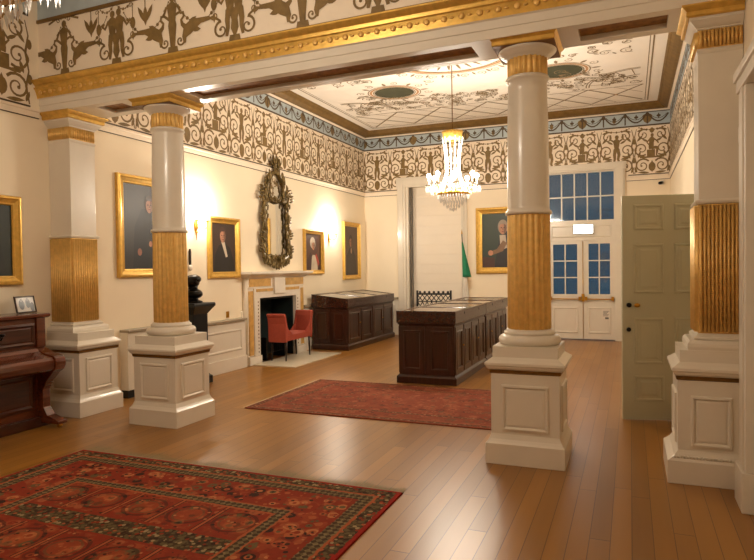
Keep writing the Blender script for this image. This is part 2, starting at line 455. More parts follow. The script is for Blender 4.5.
def scroll_unit(o, u, v, H, W, ph):
    """one bay of the dense scroll frieze, centred on u, foot at v"""
    k = H; hw = W/2
    for m in (1, -1):
        a = lambda t: t if m > 0 else PI-t
        o.spiral(u+m*.19*k, v+.17*k, .155*k, a(PI*.8), -m, 1.45, .036*k)
        o.spiral(u+m*.21*k, v+.53*k, .15*k, a(-PI*.7), m, 1.45, .034*k)
        o.spiral(u+m*.17*k, v+.84*k, .12*k, a(PI*.7), -m, 1.3, .03*k)
        o.leaf(u+m*.05*k, v+.01*k, .24*k, a(.08), .05*k); o.leaf(u+m*.3*k, v+.02*k, .14*k, a(1.2), .05*k)
        o.leaf(u+m*.08*k, v+.34*k, .2*k, a(.15), .055*k); o.leaf(u+m*.28*k, v+.34*k, .16*k, a(1.9), .05*k)
        o.leaf(u+m*.3*k, v+.7*k, .18*k, a(2.3), .05*k); o.leaf(u+m*.3*k, v+.92*k, .14*k, a(2.9), .045*k)
        o.leaf(u+m*.07*k, v+.68*k, .15*k, a(.5), .045*k); o.leaf(u+m*.33*k, v+.46*k, .12*k, a(PI/2), .05*k)
        o.rib([(u+m*(hw-.01), v), (u+m*(hw-.05*k), v+.2*k), (u+m*(hw-.01), v+.38*k), (u+m*(hw-.05*k), v+.6*k), (u+m*(hw-.01), v+.8*k), (u+m*(hw-.05*k), v+.97*k)], [.018*k, .032*k, .02*k, .032*k, .02*k, .012*k])
        o.disc(u+m*hw, v+.29*k, .035*k, .06*k); o.disc(u+m*hw, v+.7*k, .035*k, .06*k)
    if ph == 0:
        o.fig(u, v+.26*k, .62*k, 0, 1, .95); o.disc(u, v+.15*k, .075*k, .1*k); o.leaf(u, v, .2*k, PI/2, .14*k)
    else:
        o.fig(u, v+.36*k, .5*k, 3, 1 if R.random() < .5 else -1, .95); o.rib([(u-.24*k, v+.35*k), (u+.24*k, v+.35*k)], .035*k)
        o.disc(u, v+.14*k, .07*k, .1*k); o.leaf(u, v+.02*k, .26*k, PI/2, .09*k); o.leaf(u, v+.99*k, .13*k, -PI/2, .1*k)
    o.swag(u-.26*k, u+.26*k, v+1.0*k, v+1.0*k, .06*k, .02*k)

def blue_band(o, o2, u0, u1, v, H):
    n = max(1, round((u1-u0)/.42)); w = (u1-u0)/n
    for i in range(n):
        a = u0+i*w
        o.swag(a+.03, a+w-.03, v+.82*H, v+.82*H, .62*H, .056, False); o.swag(a+.05, a+w-.05, v+.84*H, v+.84*H, .4*H, .02, False)
        o.rib([(a, v+.05*H), (a, v+.92*H)], .026); o.disc(a, v+.84*H, .04)
        o.rib([(a+w/2, v+.42*H), (a+w/2, v+.88*H)], .018); o.disc(a+w/2, v+.66*H, .04, .026)
        if i % 3 == 0:
            o2.leaf(a, v+.05*H, .85*H, PI/2, .17); o2.disc(a, v+.66*H, .095, .06)
        elif i % 3 == 1: o2.disc(a+w/2, v+.5*H, .035, .05)

def frieze(name, f, u0, u1, parent_name, units, holes=()):
    """painted frieze built on a wall whose face is f(u,v,d)"""
    b = MB(); b.extr([(u0, 3.7), (u1, 3.7), (u1, 4.39), (u0, 4.39)], f, 0, .002, 0); a = u0
    for h0, h1, _ in list(holes)+[(u1, u1, 0)]:
        if h0 > a: b.extr([(a, ZF), (h0, ZF), (h0, 3.7), (a, 3.7)], f, 0, .002, 0)
        a = h1
    b.extr([(u0, 4.39), (u1, 4.39), (u1, 4.68), (u0, 4.68)], f, 0, .002, 1)
    root = struct(b.build(name, ['frieze', 'blue']))
    o = Orn(f, holes)
    W = (u1-u0)/units
    for i in range(units): scroll_unit(o, u0+W*(i+.5), ZF+.04, .93, W, i % 2)
    o.build('scroll_ornament', 'orn', root)
    q = Orn(f, holes); g2 = Orn(f)
    q.rib([(u0, 4.40), (u1, 4.40)], .03); [q.rib([(u0+(u1-u0)*i/60, ZF+.02), (u0+(u1-u0)*(i+1)/60, ZF+.02)], .02) for i in range(60)]; q.rib([(u0, 4.665), (u1, 4.665)], .018)
    blue_band(q, g2, u0, u1, 4.42, .235)
    q.build('swag_ornament', 'orn_dark', root); g2.build('urn_ornament', 'orn', root)
    return root

# ------------------------------------------------------------------ room shell
struct(MB().box(XN-.3, XR+1.0, YBK-.2, YF+.3, -.1, 0).build('floor', 'floor'), 'worn polished oak floorboards')
struct(MB().box(XN-.3, XR+.3, YBK-.2, YF+.3, ZC, ZC+.15).build('ceiling', 'ceil'))
FB0, FB1, FBZ = 8.88, 10.10, 1.10               # fireplace opening
b = MB(); T = .45
for y0, y1, z0, z1 in ((5.56, FB0, 0, ZC), (FB1, YF+.2, 0, ZC), (FB0, FB1, FBZ, ZC)): b.box(XW-T, XW, y0, y1, z0, z1)
struct(b.build('wall_left', 'wall'))
struct(MB().box(XN-.2, XN, YBK, 5.56, 0, ZC).build('wall_left_near', 'wall'))
struct(MB().box(XN-.2, XR+.2, YBK-.2, YBK, 0, ZC).build('wall_back', 'wall'))
# far wall with the doorway and the shuttered window recess
DX0, DX1, DZ = -1.66, -.26, 3.57
VX0, VX1, VZ = -4.80, -3.52, 3.46
b = MB()
for x0, x1, z0, z1 in ((XN-.2, VX0, 0, ZC), (VX1, DX0, 0, ZC), (DX1, XR+.2, 0, ZC), (VX0, VX1, VZ, ZC), (VX0, VX1, 0, .3), (DX0, DX1, DZ, ZC)):
    b.box(x0, x1, YF, YF+.3, z0, z1)
struct(b.build('wall_far', 'wall'))
# right wall with a doorway close to the camera
b = MB()
for y0, y1, z0, z1 in ((4.48, YF+.2, 0, ZC), (YBK, 3.1, 0, ZC), (3.1, 4.48, 2.72, ZC)): b.box(XR, XR+.2, y0, y1, z0, z1)
struct(b.build('wall_right', 'wall'))

fL = lambda u, v, d: (XW+d, u, v)
fN = lambda u, v, d: (XN+d, u, v)
fF = lambda u, v, d: (u, YF-d, v)
fR = lambda u, v, d: (XR-d, u, v)
frieze('trim_1', fL, 5.56, YF, 'wall_left', 12)
frieze('trim_2', fF, XW, XR, 'wall_far', 10, ((-5.07, -3.39, 3.68), (-1.79, -.08, 3.69)))
frieze('trim_3', fR, YB1, YF, 'wall_right', 12)
frieze('trim_4', fN, 2.2, YB0-.12, 'wall_left_near', 4)

# picture rail mouldings under the friezes
def rail(name, f, u0, u1):
    b = MB()
    prof = [(.0, ZF-.09), (.012, ZF-.09), (.02, ZF-.05), (.02, ZF-.035), (.035, ZF-.025), (.035, ZF-.005), (.012, ZF), (0, ZF)]
    vs = [f(u0, z, d) for d, z in prof]+[f(u1, z, d) for d, z in prof]; n = len(prof)
    b.add(vs, [(k, k+1, n+k+1, n+k) for k in range(n-1)]+[tuple(range(n)), tuple(range(2*n-1, n-1, -1))])
    b.extr([(u0, ZF-.1), (u1, ZF-.1), (u1, ZF-.088), (u0, ZF-.088)], f, 0, .01, 1)
    return struct(b.build(name, ['frieze', 'orn_dark']))
rail('trim_5', fL, 5.56, YF); rail('trim_6', fR, YB1, YF); rail('trim_7', fN, YBK, YB0-.02)
b = rail('trim_8', fF, XW, -5.06); rail('trim_9', fF, -3.4, -1.78); rail('trim_10', fF, -.07, XR)

# cove cornice round the far room
def cove(name, x0, x1, y0, y1):
    P = [(0, 4.68), (.02, 4.685), (.03, 4.7), (.05, 4.7), (.1, 4.715), (.16, 4.75), (.2, 4.79), (.21, 4.79), (.225, 4.805), (.24, ZC)]
    b = MB(); vs = []; fs = []
    for d, z in P: vs += [(x0+d, y0+d, z), (x1-d, y0+d, z), (x1-d, y1-d, z), (x0+d, y1-d, z)]
    mi = []
    for k in range(len(P)-1):
        b.add([vs[4*k+j] for j in range(4)]+[vs[4*k+4+j] for j in range(4)], [(j, (j+1) % 4, 4+(j+1) % 4, 4+j) for j in range(4)], 1 if k in (0, 1, 2) else 0)
    return struct(b.build(name, ['cove', 'frieze']))
cove('trim_11', XW, XR, YB1+.02, YF)

# painted ceiling of the far room
def ceiling_painting():
    f = lambda u, v, d: (u, v, ZC-d)
    cx = -2.55; yo = 10.75
    o = Orn(f); g = Orn(f); t = Orn(f)
    x0, x1, y0, y1 = XW+.42, XR-.42, 5.9, 13.3
    for k, w in ((0, .026), (.05, .014)):
        o.rib([(x0+k, y0+k), (x1-k, y0+k), (x1-k, y1-k), (x0+k, y1-k), (x0+k, y0+k)], w)
    for sx in (-1, 1):
        ox = cx+sx*1.47
        for yy in (yo, 8.3):
            g.disc(ox, yy, .37, .33, 32)
            t.ring(ox, yy, .44, .40, .04); o.ring(ox, yy, .49, .45, .018); o.ring(ox, yy, .39, .35, .018)
            for q in range(8):
                a = q*PI/4; o.leaf(ox+.5*math.cos(a), yy+.46*math.sin(a), .16, a, .06)
                o.spiral(ox+.62*math.cos(a+.3), yy+.58*math.sin(a+.3), .08, a, 1, 1.2, .016)
    # big central roundel
    yc = 9.1
    for r, w in ((.95, .02), (1.0, .05), (1.06, .02)): (t if w > .03 else o).ring(cx, yc, r, r*.95, w, 60)
    for q in range(28):
        a = 2*PI*q/28; o.spiral(cx+1.22*math.cos(a), yc+1.16*math.sin(a), .09, a, 1 if q % 2 else -1, 1.3, .018)
        o.leaf(cx+1.1*math.cos(a+.1), yc+1.05*math.sin(a+.1), .17, a+.1, .045)
        o.leaf(cx+.5*math.cos(a), yc+.48*math.sin(a), .36, a, .05)
    for r in (.45, .2): o.ring(cx, yc, r, r*.95, .02, 40)
    # trellis at both ends
    for ya, yb in ((12.1, 13.2), (6.2, 7.0)):
        n = 6; w = (x1-x0-.2)/n
        for i in range(n):
            a = x0+.1+i*w; o.rib([(a, ya), (a+w, yb)], .036); o.rib([(a, yb), (a+w, ya)], .036)
            o.rib([(a+w/2-.03, ya), (a+w+.0, (ya+yb)/2)], .014); o.rib([(a, (ya+yb)/2), (a+w/2, yb)], .014)
            t.disc(a+w/2, (ya+yb)/2, .035)
        o.rib([(x0+.1, ya), (x1-.1, ya)], .018)
    # corner fans and arabesques
    for sx in (-1, 1):
        for (yy, sy) in ((11.95, -1), (7.2, 1)):
            ex = cx+sx*2.72
            for r in (.5, .85, .9): o.rib([(ex-sx*r*math.cos(t_*PI/24), yy+sy*r*math.sin(t_*PI/24)) for t_ in range(13)], .02)
            for q in range(5):
                a = (q+.5)*PI/10; o.rib([(ex-sx*.5*math.cos(a), yy+sy*.5*math.sin(a)), (ex-sx*.85*math.cos(a), yy+sy*.85*math.sin(a))], .014)
            for q in range(14):
                px = ex-sx*R.uniform(.1, 1.3); py = yy+sy*R.uniform(.05, 1.2)
                o.spiral(px, py, R.uniform(.06, .12), R.uniform(0, 6.28), R.choice((1, -1)), 1.3, .018); o.leaf(px, py, .16, R.uniform(0, 6.28), .05)
    for i in range(230):
        px = R.uniform(x0+.2, x1-.2); py = R.choice((R.uniform(11.15, 12.05), R.uniform(11.3, 12.0), R.uniform(7.1, 7.9), R.uniform(9.0, 10.4)))
        if math.hypot(px-cx, py-yc) < 1.35 or min(math.hypot(px-cx-s*1.47, py-yo) for s in (-1, 1)) < .62: continue
        o.spiral(px, py, R.uniform(.06, .12), R.uniform(0, 6.28), R.choice((1, -1)), 1.4, .017)
        for q in range(2): o.leaf(px+R.uniform(-.1, .1), py+R.uniform(-.1, .1), .11, R.uniform(0, 6.28), .03)
    r = struct(o.build('trim_12', 'orn_line')); g.build('green_roundel', 'oval_green', r); t.build('tan_ring', 'salmon', r)
ceiling_painting()

# ------------------------------------------------------------------ the colonnade beam
def beam():
    f = lambda u, v, d: (u, YB0-d, v)
    x0, x1 = XN, XR
    root = struct(MB().box(x0, x1, YB0, YB1, 3.512, ZC).build('trim_13', 'frieze'), 'painted beam across the room carried by the columns')
    b = MB()
    def run(prof, m):
        n = len(prof); vs = [(x0, YB0-d, z) for d, z in prof]+[(x1, YB0-d, z) for d, z in prof]
        b.add(vs, [(k, k+1, n+k+1, n+k) for k in range(n-1)]+[tuple(range(n)), tuple(range(2*n-1, n-1, -1))], m)
    run([(-.02, 3.448), (.004, 3.448), (.004, 3.52), (.012, 3.525), (.012, 3.59), (.03, 3.6), (-.02, 3.6)], 0)
    b.box(x0, x1, YB1-.02, YB1+.012, 3.45, 3.62, 0)
    b.build('fascia', 'white', root)
    b = MB(); run([(-.02, 3.6), (.03, 3.6), (.034, 3.62), (.045, 3.655), (.06, 3.69), (.072, 3.70), (.075, 3.712), (.055, 3.72), (.06, 3.735), (.085, 3.757), (.1, 3.775), (.1, 3.79), (-.02, 3.795)], 0)
    b.build('gilt_cornice', 'gold', root)
    b = MB(); n = 46
    for i in range(n):
        u = x0+(i+.5)*(x1-x0)/n; b.ell((u, YB0-.05, 3.655), (.026, .012, .026), 8, 6)
        b.ell((u+.065, YB0-.05, 3.655), (.02, .01, .01), 6, 4)
    b.build('cornice_rosettes', 'gold_reed', root)
    b = MB(); b.box(x0, x1, YB0-.012, YB0, 3.795, 3.835); b.build('brown_fillet', 'orn', root)
    b = MB(); b.extr([(x0, 4.46), (x1, 4.46), (x1, 4.68), (x0, 4.68)], f, 0, .002); b.build('blue_band', 'blue', root)
    b = MB(); b.extr([(x0, 4.43), (x1, 4.43), (x1, 4.465), (x0, 4.465)], f, 0, .02)
    b.extr([(x0, 4.68), (x1, 4.68), (x1, ZC), (x0, ZC)], f, 0, .06); b.build('brown_moulding', 'cove', root)
    o = Orn(f); s = .735; V = 3.835
    for i in range(-1, 9):
        u = -5.67+i*s
        if u > XR-.3 or u < XN: continue
        o.poly([(u-.07, V-.01), (u+.07, V-.01), (u+.055, V+.055), (u-.055, V+.055)])
        if i % 2 == 0:
            o.fig(u, V+.05, .52, 2, 1, .8)
            for m in (1, -1):
                o.griffin(u+m*.09, V+.1, .27, m)
                o.swag(u+m*.04, u+m*.62, V+.5, V+.5, .26, .016)
            o.spiral(u-.07, V+.58, .04, 0, 1, 1.2, .014); o.spiral(u+.07, V+.58, .04, PI, -1, 1.2, .014)
            o.rib([(u-.22, V+.56), (u-.1, V+.6), (u+.1, V+.6), (u+.22, V+.56)], .022)
        else:
            o.fig(u-.045, V+.05, .5, 1, 1, 1.02); o.fig(u+.05, V+.05, .51, 1, -1, 1.02)
            for m in (1, -1):
                o.spiral(u+m*.15, V+.12, .085, PI*.5, -m, 1.15, .026)
                o.rib([(u+m*.16, V+.21), (u+m*.24, V+.26), (u+m*.4, V+.235)], [.02, .03, .016])
                o.swag(u+m*.2, u+m*.02, V+.58, V+.6, .05, .014)
                # hanging trophies either side of the pair
                x = u+m*.23
                o.rib([(x, V+.58), (x, V+.3)], .01); o.disc(x, V+.38, .035, .06); o.leaf(x, V+.3, .1, -PI/2, .03)
                o.spiral(x-.02, V+.56, .03, 0, 1, 1, .01)
        x = u+s/2+.03
        o.rib([(x, V+.36), (x, V+.6)], .012)
        o.leaf(x, V+.35, .2, PI/2+.5, .05); o.leaf(x, V+.35, .2, PI/2-.5, .05); o.leaf(x, V+.52, .2, -PI/2, .06)
    o.build('figure_ornament', 'orn', root)
    # soffit: white frames and dark sunk panels
    b = MB(); d = MB()
    cols = [XN+.3, -4.56, -.79, XR-.06]
    b.box(x0, x1, YB0+.021, YB0+.1, 3.45, 3.51); b.box(x0, x1, YB1-.1, YB1-.021, 3.45, 3.51)
    e = [x0]
    for c in cols: b.box(max(x0, c-.42), min(x1, c+.42), YB0+.1, YB1-.1, 3.45, 3.51); e += [c-.42, c+.42]
    e.append(x1); b.build('soffit_frame', 'white', root)
    for i in range(1, len(e)-2):
        if i % 2 == 0 and e[i+1] > e[i]+.1: d.box(e[i], e[i+1], YB0+.1, YB1-.1, 3.49, 3.505)
    d.build('soffit_panel', 'soffit', root)
    root.rotation_euler = (0, -.011, 0); root.location = (.039, 0, -.02)
beam()
# cornice strip round near room ceiling (seen at the top left only)
b = MB(); b.box(XN, XN+.18, YBK, YB0-.06, 4.69, ZC); struct(b.build('trim_14', 'cove'))

# ------------------------------------------------------------------ columns and pilasters
CY = 5.24
def pedestal_panels(p, faces):
    for fn, w in faces:
        b = MB(); b.mitre(fn, -w, w, .27, .64, [(0, 0), (.004, .014), (.018, .016), (.03, .004), (.032, -.004)], 0)
        b.mitre(fn, -w+.032, w-.032, .302, .608, [(0, .001), (.015, .006)], 0, True)
        b.build('panel', 'white', p)
def zs(prof, dz): return [(r, z+dz) for r, z in prof]
PED0 = [(.31, 0), (.31, .165), (.298, .18), (.285, .2), (.275, .225), (.27, .24), (.27, .705)]
BAND0 = [(.27, .70), (.278, .705), (.28, .728), (.286, .732)]
CAP0 = [(.283, .73), (.292, .737), (.300, .747), (.304, .762), (.314, .77), (.314, .79), (.306, .797), (.288, .808), (.272, .82), (.258, .83), (.258, .918)]
def make_column(label, loc, DZC, pz, tz=0.0):
    global PED, BAND, CAP
    PED, BAND, CAP = [[(r, z+(pz if z > .5 else 0)) for r, z in q] for q in (PED0, BAND0, CAP0)]
    t = thing('column', label, 'column', loc, 0, 'free-standing columns under the beam')
    p = MB().sq(PED).build('pedestal', 'white', t, bevel=.003)
    pedestal_panels(p, [(lambda u, v, d: (u, -.27-d, v), .185), (lambda u, v, d: (.27+d, u, v), .185), (lambda u, v, d: (-.27-d, u, v), .185), (lambda u, v, d: (u, .27+d, v), .185)])
    MB().sq(BAND).build('gilt_band', 'gold_dull', p)
    MB().sq(CAP).build('pedestal_cap', 'white', p, bevel=.002)
    prof = [(.2, .948)]+[(.21+.044*math.cos(q), .993+.043*math.sin(q)) for q in [(-PI/2)+k*PI/10 for k in range(11)]]+[(.2, 1.04), (.208, 1.045), (.208, 1.062), (.192, 1.07), (.185, 1.085), (.178, 1.085)]
    MB().lathe(zs(prof, DZC), 40).build('base', 'white', t)
    MB().lathe([(.172, 1.08+DZC), (.178, 1.095+DZC), (.176, 1.5), (.173, 2.02+DZC), (.172, 2.03+DZC)], 144, reed=22, depth=.02).build('gilt_reeded_drum', 'gold_reed', t)
    MB().lathe(zs([(.165, 2.025), (.186, 2.03), (.192, 2.045), (.186, 2.06), (.172, 2.066), (.17, 2.09)], DZC)+[(.169, 2.4), (.165, 2.75), (.158, 3.02)]+zs([(.158, 3.108), (.17, 3.116), (.178, 3.13), (.17, 3.146), (.155, 3.15)], tz), 40).build('shaft', 'white', t)
    MB().lathe(zs([(.152, 3.148), (.162, 3.155), (.162, 3.29), (.156, 3.296)], tz), 144, reed=22, depth=.018).build('gilt_necking', 'gold_reed', t)
    MB().lathe(zs([(.15, 3.288), (.165, 3.294), (.168, 3.302), (.178, 3.306), (.195, 3.316), (.215, 3.335), (.228, 3.343), (.235, 3.353), (.235, 3.366), (.22, 3.37)], tz), 40).build('echinus', 'white', t)
    ab = MB().sq(zs([(.24, 3.362), (.246, 3.37), (.246, 3.395), (.243, 3.4), (.262, 3.42), (.27, 3.43), (.27, 3.443)], tz)).build('abacus', 'gold', t, bevel=.002)
    MB().sq(zs([(.243, 3.360), (.243, 3.3615)], tz)).build('abacus_underside', 'gold_dull', ab)
    return t
make_column('white and gilt round column standing in front, nearer the middle of the room', (-.782, CY, 0), -.012, .028)
make_column('white and gilt round column near the left wall, beside the square pilaster', (-4.53, CY, 0), -.035, 0, -.062)

def make_pilaster(label, wx, s, pr, dp, bp, cp, dz, pz, tz=0.0):
    PED, BAND, CAP = [[(r, z+(pz if z > .5 else 0)) for r, z in q] for q in (PED0, BAND0, CAP0)]
    """s = +1: on the left wall projecting to +x; pr, dp, bp, cp = projection of shaft, die, base, cap"""
    t = thing('pilaster', label, 'pilaster', (wx, CY, 0), 0, 'square pilasters at the ends of the beam')
    def rr(prof, x0, h0):
        out = []
        for h, z in prof:
            x1 = x0+(h-h0)
            out.append((.003, x1, -h, h, z) if s > 0 else (-x1, -.003, -h, h, z))
        return out
    def R_(prof, name, m, parent=t, bev=0.0, x0=pr, h0=.175): return MB().rects(rr(prof, x0, h0)).build(name, m, parent, bevel=bev)
    r1 = rr(PED[:2], bp, .31); k = (bp-dp)/.04
    pe = [((.003, dp+(h-.27)*k, -h, h, z) if s > 0 else (-dp-(h-.27)*k, -.003, -h, h, z)) for h, z in PED]
    p = MB().rects(pe).build('pedestal', 'white', t, bevel=.003)
    pedestal_panels(p, [(lambda u, v, d: (s*dp/2+u, -.27-d, v), dp/2-.085), (lambda u, v, d: (s*(dp+d), u, v), .185)])
    R_(BAND, 'gilt_band', 'gold_dull', p, 0, dp, .27)
    R_(CAP, 'pedestal_cap', 'white', p, .002, cp, .314)
    R_(zs([(.2, .948), (.235, .95), (.25, .97), (.254, .995), (.25, 1.02), (.235, 1.04), (.2, 1.045), (.208, 1.05), (.208, 1.065), (.192, 1.075), (.18, 1.09)], dz), 'base', 'white', t)
    R_([(.172, 1.05), (.172, 2.68), (.175, 3.112+tz), (.178, 3.116+tz), (.184, 3.132+tz), (.178, 3.148+tz), (.165, 3.15+tz)], 'shaft', 'white', t, .002)
    def reeds(name, z0, z1, h):
        b = MB(); x1 = pr+(h-.175); n = 11
        def strip(fn, a0, a1, k):
            for i in range(k):
                w = (a1-a0)/k; c = a0+(i+.5)*w; q = [(c-w*.46, 0), (c-w*.3, .018), (c, .026), (c+w*.3, .018), (c+w*.46, 0)]
                vs = [fn(u, d, z) for z in (z0+.01, z1-.01) for u, d in q]
                b.add(vs, [(j, j+1, j+6, j+5) for j in range(4)]+[(0, 1, 2, 3, 4), (9, 8, 7, 6, 5)], 0, True)
        strip(lambda u, d, z: (s*u, -h-d, z), .008, x1-.005, n)
        strip(lambda u, d, z: (s*(x1+d), u, z), -h+.005, h-.005, n)
        b.rects([(.004, x1, -h, h, z) if s > 0 else (-x1, -.004, -h, h, z) for z in (z0, z1)])
        return b.build(name, 'gold_reed', t)
    reeds('gilt_reeded_panel', 1.09+dz, 2.03+dz, .176); reeds('gilt_necking', 3.148+tz, 3.285+tz, .172)
    R_(zs([(.175, 2.028), (.192, 2.035), (.197, 2.05), (.19, 2.062), (.176, 2.066)], dz), 'ring_moulding', 'white', t)
    R_(zs([(.17, 3.28), (.18, 3.285), (.182, 3.295), (.19, 3.3), (.205, 3.315), (.222, 3.335), (.23, 3.343), (.232, 3.365), (.22, 3.37)], tz), 'echinus', 'white', t)
    R_(zs([(.245, 3.362), (.255, 3.37), (.255, 3.395), (.252, 3.4), (.275, 3.42), (.285, 3.43), (.285, 3.443)], tz), 'abacus', 'gold', t, .002)
    return t
make_pilaster('square white pilaster with gilt reeding against the left wall beside the piano', XN, 1, .325, .505, .54, .53, -.06, 0, -.075)
rp = make_pilaster('square white pilaster with gilt reeding against the right wall in front of the sage door', XR, -1, .29, .435, .505, .475, -.005, .05)
b = MB()
for i in range(22): b.ell((-.02-i*.0207, -.298, .196), (.008, .008, .012), 6, 4)
b.build('bead_moulding', 'white', rp)

# ------------------------------------------------------------------ far wall joinery
def door_one():
    root = struct(MB().build('door_1', 'white') if False else bpy.data.objects.new('door_1', None), 'white double door with glazed leaves and tall transom light above')
    COL.objects.link(root); root.location = (0, YF, 0)
    f = lambda u, v, d: (u, -d, v)
    b = MB()
    # casing
    for x0, x1 in ((DX0-.12, DX0+.03), (DX1-.03, DX1+.17)):
        b.box(x0, x1, -.06, .1, 0, DZ+.12); b.box(x0+.03, x1-.03, -.085, -.05, .25, DZ+.1)
    b.box(DX0-.14, DX1+.19, -.08, .1, DZ-.02, DZ+.13); b.box(DX0-.1, DX1+.15, -.1, -.05, DZ+.02, DZ+.1)
    b.build('casing', 'white', root, bevel=.004)
    b = MB(); b.box(DX0, DX1, -.02, .1, 2.1, 2.48); b.mitre(f, DX0+.1, DX1-.1, 2.17, 2.42, [(0, .02), (.02, .035), (.03, .02)]); b.build('transom_rail', 'white', root, bevel=.003)
    # transom sash with 5 x 2 panes
    def sash(name, x0, x1, z0, z1, nx, nz, fr, par):
        b = MB(); y0, y1 = .0, .05
        b.box(x0, x0+fr, y0, y1, z0, z1); b.box(x1-fr, x1, y0, y1, z0, z1); b.box(x0+fr, x1-fr, y0, y1, z0, z0+fr); b.box(x0+fr, x1-fr, y0, y1, z1-fr, z1)
        for i in range(1, nx): c = x0+fr+(x1-x0-2*fr)*i/nx; b.box(c-.013, c+.013, y0+.008, y1, z0+fr, z1-fr)
        for i in range(1, nz): c = z0+fr+(z1-z0-2*fr)*i/nz; b.box(x0+fr, x1-fr, y0+.01, y1-.001, c-.013, c+.013)
        o = b.build(name, 'white', par)
        MB().box(x0+fr*.5, x1-fr*.5, .028, .033, z0+fr*.5, z1-fr*.5).build('pane', 'pane', o)
        return o
    sash('transom_light', DX0, DX1, 2.48, DZ, 5, 2, .05, root)
    mx = -.925
    for x0, x1 in ((DX0+.02, mx-.004), (mx+.004, DX1-.02)):
        lf = MB()
        y0, y1 = .0, .05
        lf.box(x0, x1, y0, y1, .02, .80); lf.box(x0, x0+.11, y0, y1, .80, 2.1); lf.box(x1-.11, x1, y0, y1, .80, 2.1)
        lf.box(x0+.11, x1-.11, y0, y1, .80, .97); lf.box(x0+.11, x1-.11, y0, y1, 2.03, 2.1)
        lf.mitre(f, x0+.09, x1-.09, .14, .7, [(0, 0), (.012, .014), (.03, .014), (.045, 0)])
        o = lf.build('leaf', 'white', root, bevel=.002)
        nb = MB(); w = x1-x0-.22
        c = (x0+x1)/2; nb.box(c-.012, c+.012, .005, .05, .97, 2.03)
        for k in (1, 2): z = .97+1.06*k/3; nb.box(x0+.11, x1-.11, .007, .049, z-.012, z+.012)
        nb.build('glazing_bar', 'white', o)
        MB().box(x0+.1, x1-.1, .028, .033, .96, 2.04).build('pane', 'pane', o)
        bb = MB(); bb.tube([(x0+.06, -.07, .87), (x1-.06, -.07, .87)], .012, 10)
        for q in (x0+.06, x1-.06): bb.box(q-.025, q+.025, -.085, .0, .84, .92)
        bb.build('push_bar', 'brass', o)
    b = MB(); b.box(mx-.03, mx+.03, -.03, 0, .82, .98); b.tube([(mx, -.02, 0.03), (mx, -.02, 2.08)], .006, 6); b.build('espagnolette', 'brass', root)
    return root
door_one()
e = thing('exit_sign', 'glowing white sign box above the glazed double doors', 'sign', (-.91, YF-.025, 2.245))
MB().box(-.2, .2, -.05, .0, 0, .19).build('housing', 'steel', e)
MB().box(-.19, .19, -.056, -.05, .008, .182).build('lit_panel', 'exit', e)
n = thing('notice', 'white paper notice stuck on the right leaf of the double door', 'notice', (-.47, YF-.004, .42))
b = MB(); b.box(-.085, .085, -.004, 0, 0, .27); b.build('sheet', 'paper', n)
b = MB()
for k in range(5): b.box(-.06, .06-.02*(k % 3), -.0055, -.004, .19-.024*k, .2-.024*k)
b.box(-.02, .05, -.0055, -.004, .03, .07); b.build('print', 'steel', n)

def window_one():
    root = struct(bpy.data.objects.new('window_1', None), 'tall shuttered window recess with white moulded case'); COL.objects.link(root); root.location = (0, YF, 0)
    b = MB()
    for x0, x1 in ((-5.06, VX0+.01), (VX1-.01, -3.4)):
        b.box(x0, x1, -.07, .02, 0, 3.66); b.box(x0+.04, x1-.06, -.1, -.06, 0, 3.62)
        b.box(x0+.09, x1-.12, -.115, -.09, 0, 3.6) if x1-x0 > .24 else None
    b.box(-5.08, -3.38, -.09, .02, 3.45, 3.68); b.box(-5.02, -3.44, -.11, -.05, 3.5, 3.62)
    b.build('window_case', 'white', root, bevel=.004)
    b = MB(); b.box(VX0-.02, VX0+.05, .02, .22, .3, VZ); b.build('reveal', 'steel', root)
    b = MB(); b.box(VX0+.04, VX1, .17, .2, .3, VZ)
    k = 14
    for i in range(k): z = .3+(VZ-.3)*i/k; b.box(VX0+.045, VX1-.002, .158, .172, z+.006, z+(VZ-.3)/k-.006)
    b.build('shutter_boards', 'shutter', root, bevel=.003)
    b = MB(); b.box(VX0, VX1, -.06, .2, .26, .3); b.build('window_sill', 'white', root)
window_one()

# dado on far wall and left wall
def dado(name, f, u0, u1, h=.84, proj=.05):
    b = MB(); b.extr([(u0, 0), (u1, 0), (u1, h), (u0, h)], f, 0, proj); b.extr([(u0, 0), (u1, 0), (u1, .2), (u0, .2)], f, 0, proj+.03)
    b.mitre(f, u0+.08, u1-.08, .3, h-.12, [(0, proj), (.015, proj+.014), (.03, proj+.014), (.045, proj)])
    b.extr([(u0, h), (u1, h), (u1, h+.04), (u0, h+.04)], f, 0, proj+.04, 1)
    return struct(b.build(name, ['white', 'dado_ledge']))
dado('baseboard_far', fF, XW, -5.07); dado('baseboard_far_middle', fF, -3.38, -1.82)
dado('baseboard_left', fL, 10.52, YF-.06, .84)
b = MB(); b.box(XR-.03, XR, YB1+.1, YF, 0, .2); b.box(XR-.06, XR, -.5, 3.0, 0, .2); struct(b.build('baseboard_right', 'white'))
b = MB(); b.box(DX1+.18, XR-.031, YF-.03, YF, 0, .2); struct(b.build('baseboard_far_right', 'white'))
b = MB(); b.box(XN, XN+.03, YBK, YB0-.06, 0, .22); struct(b.build('baseboard_left_near', 'white'))

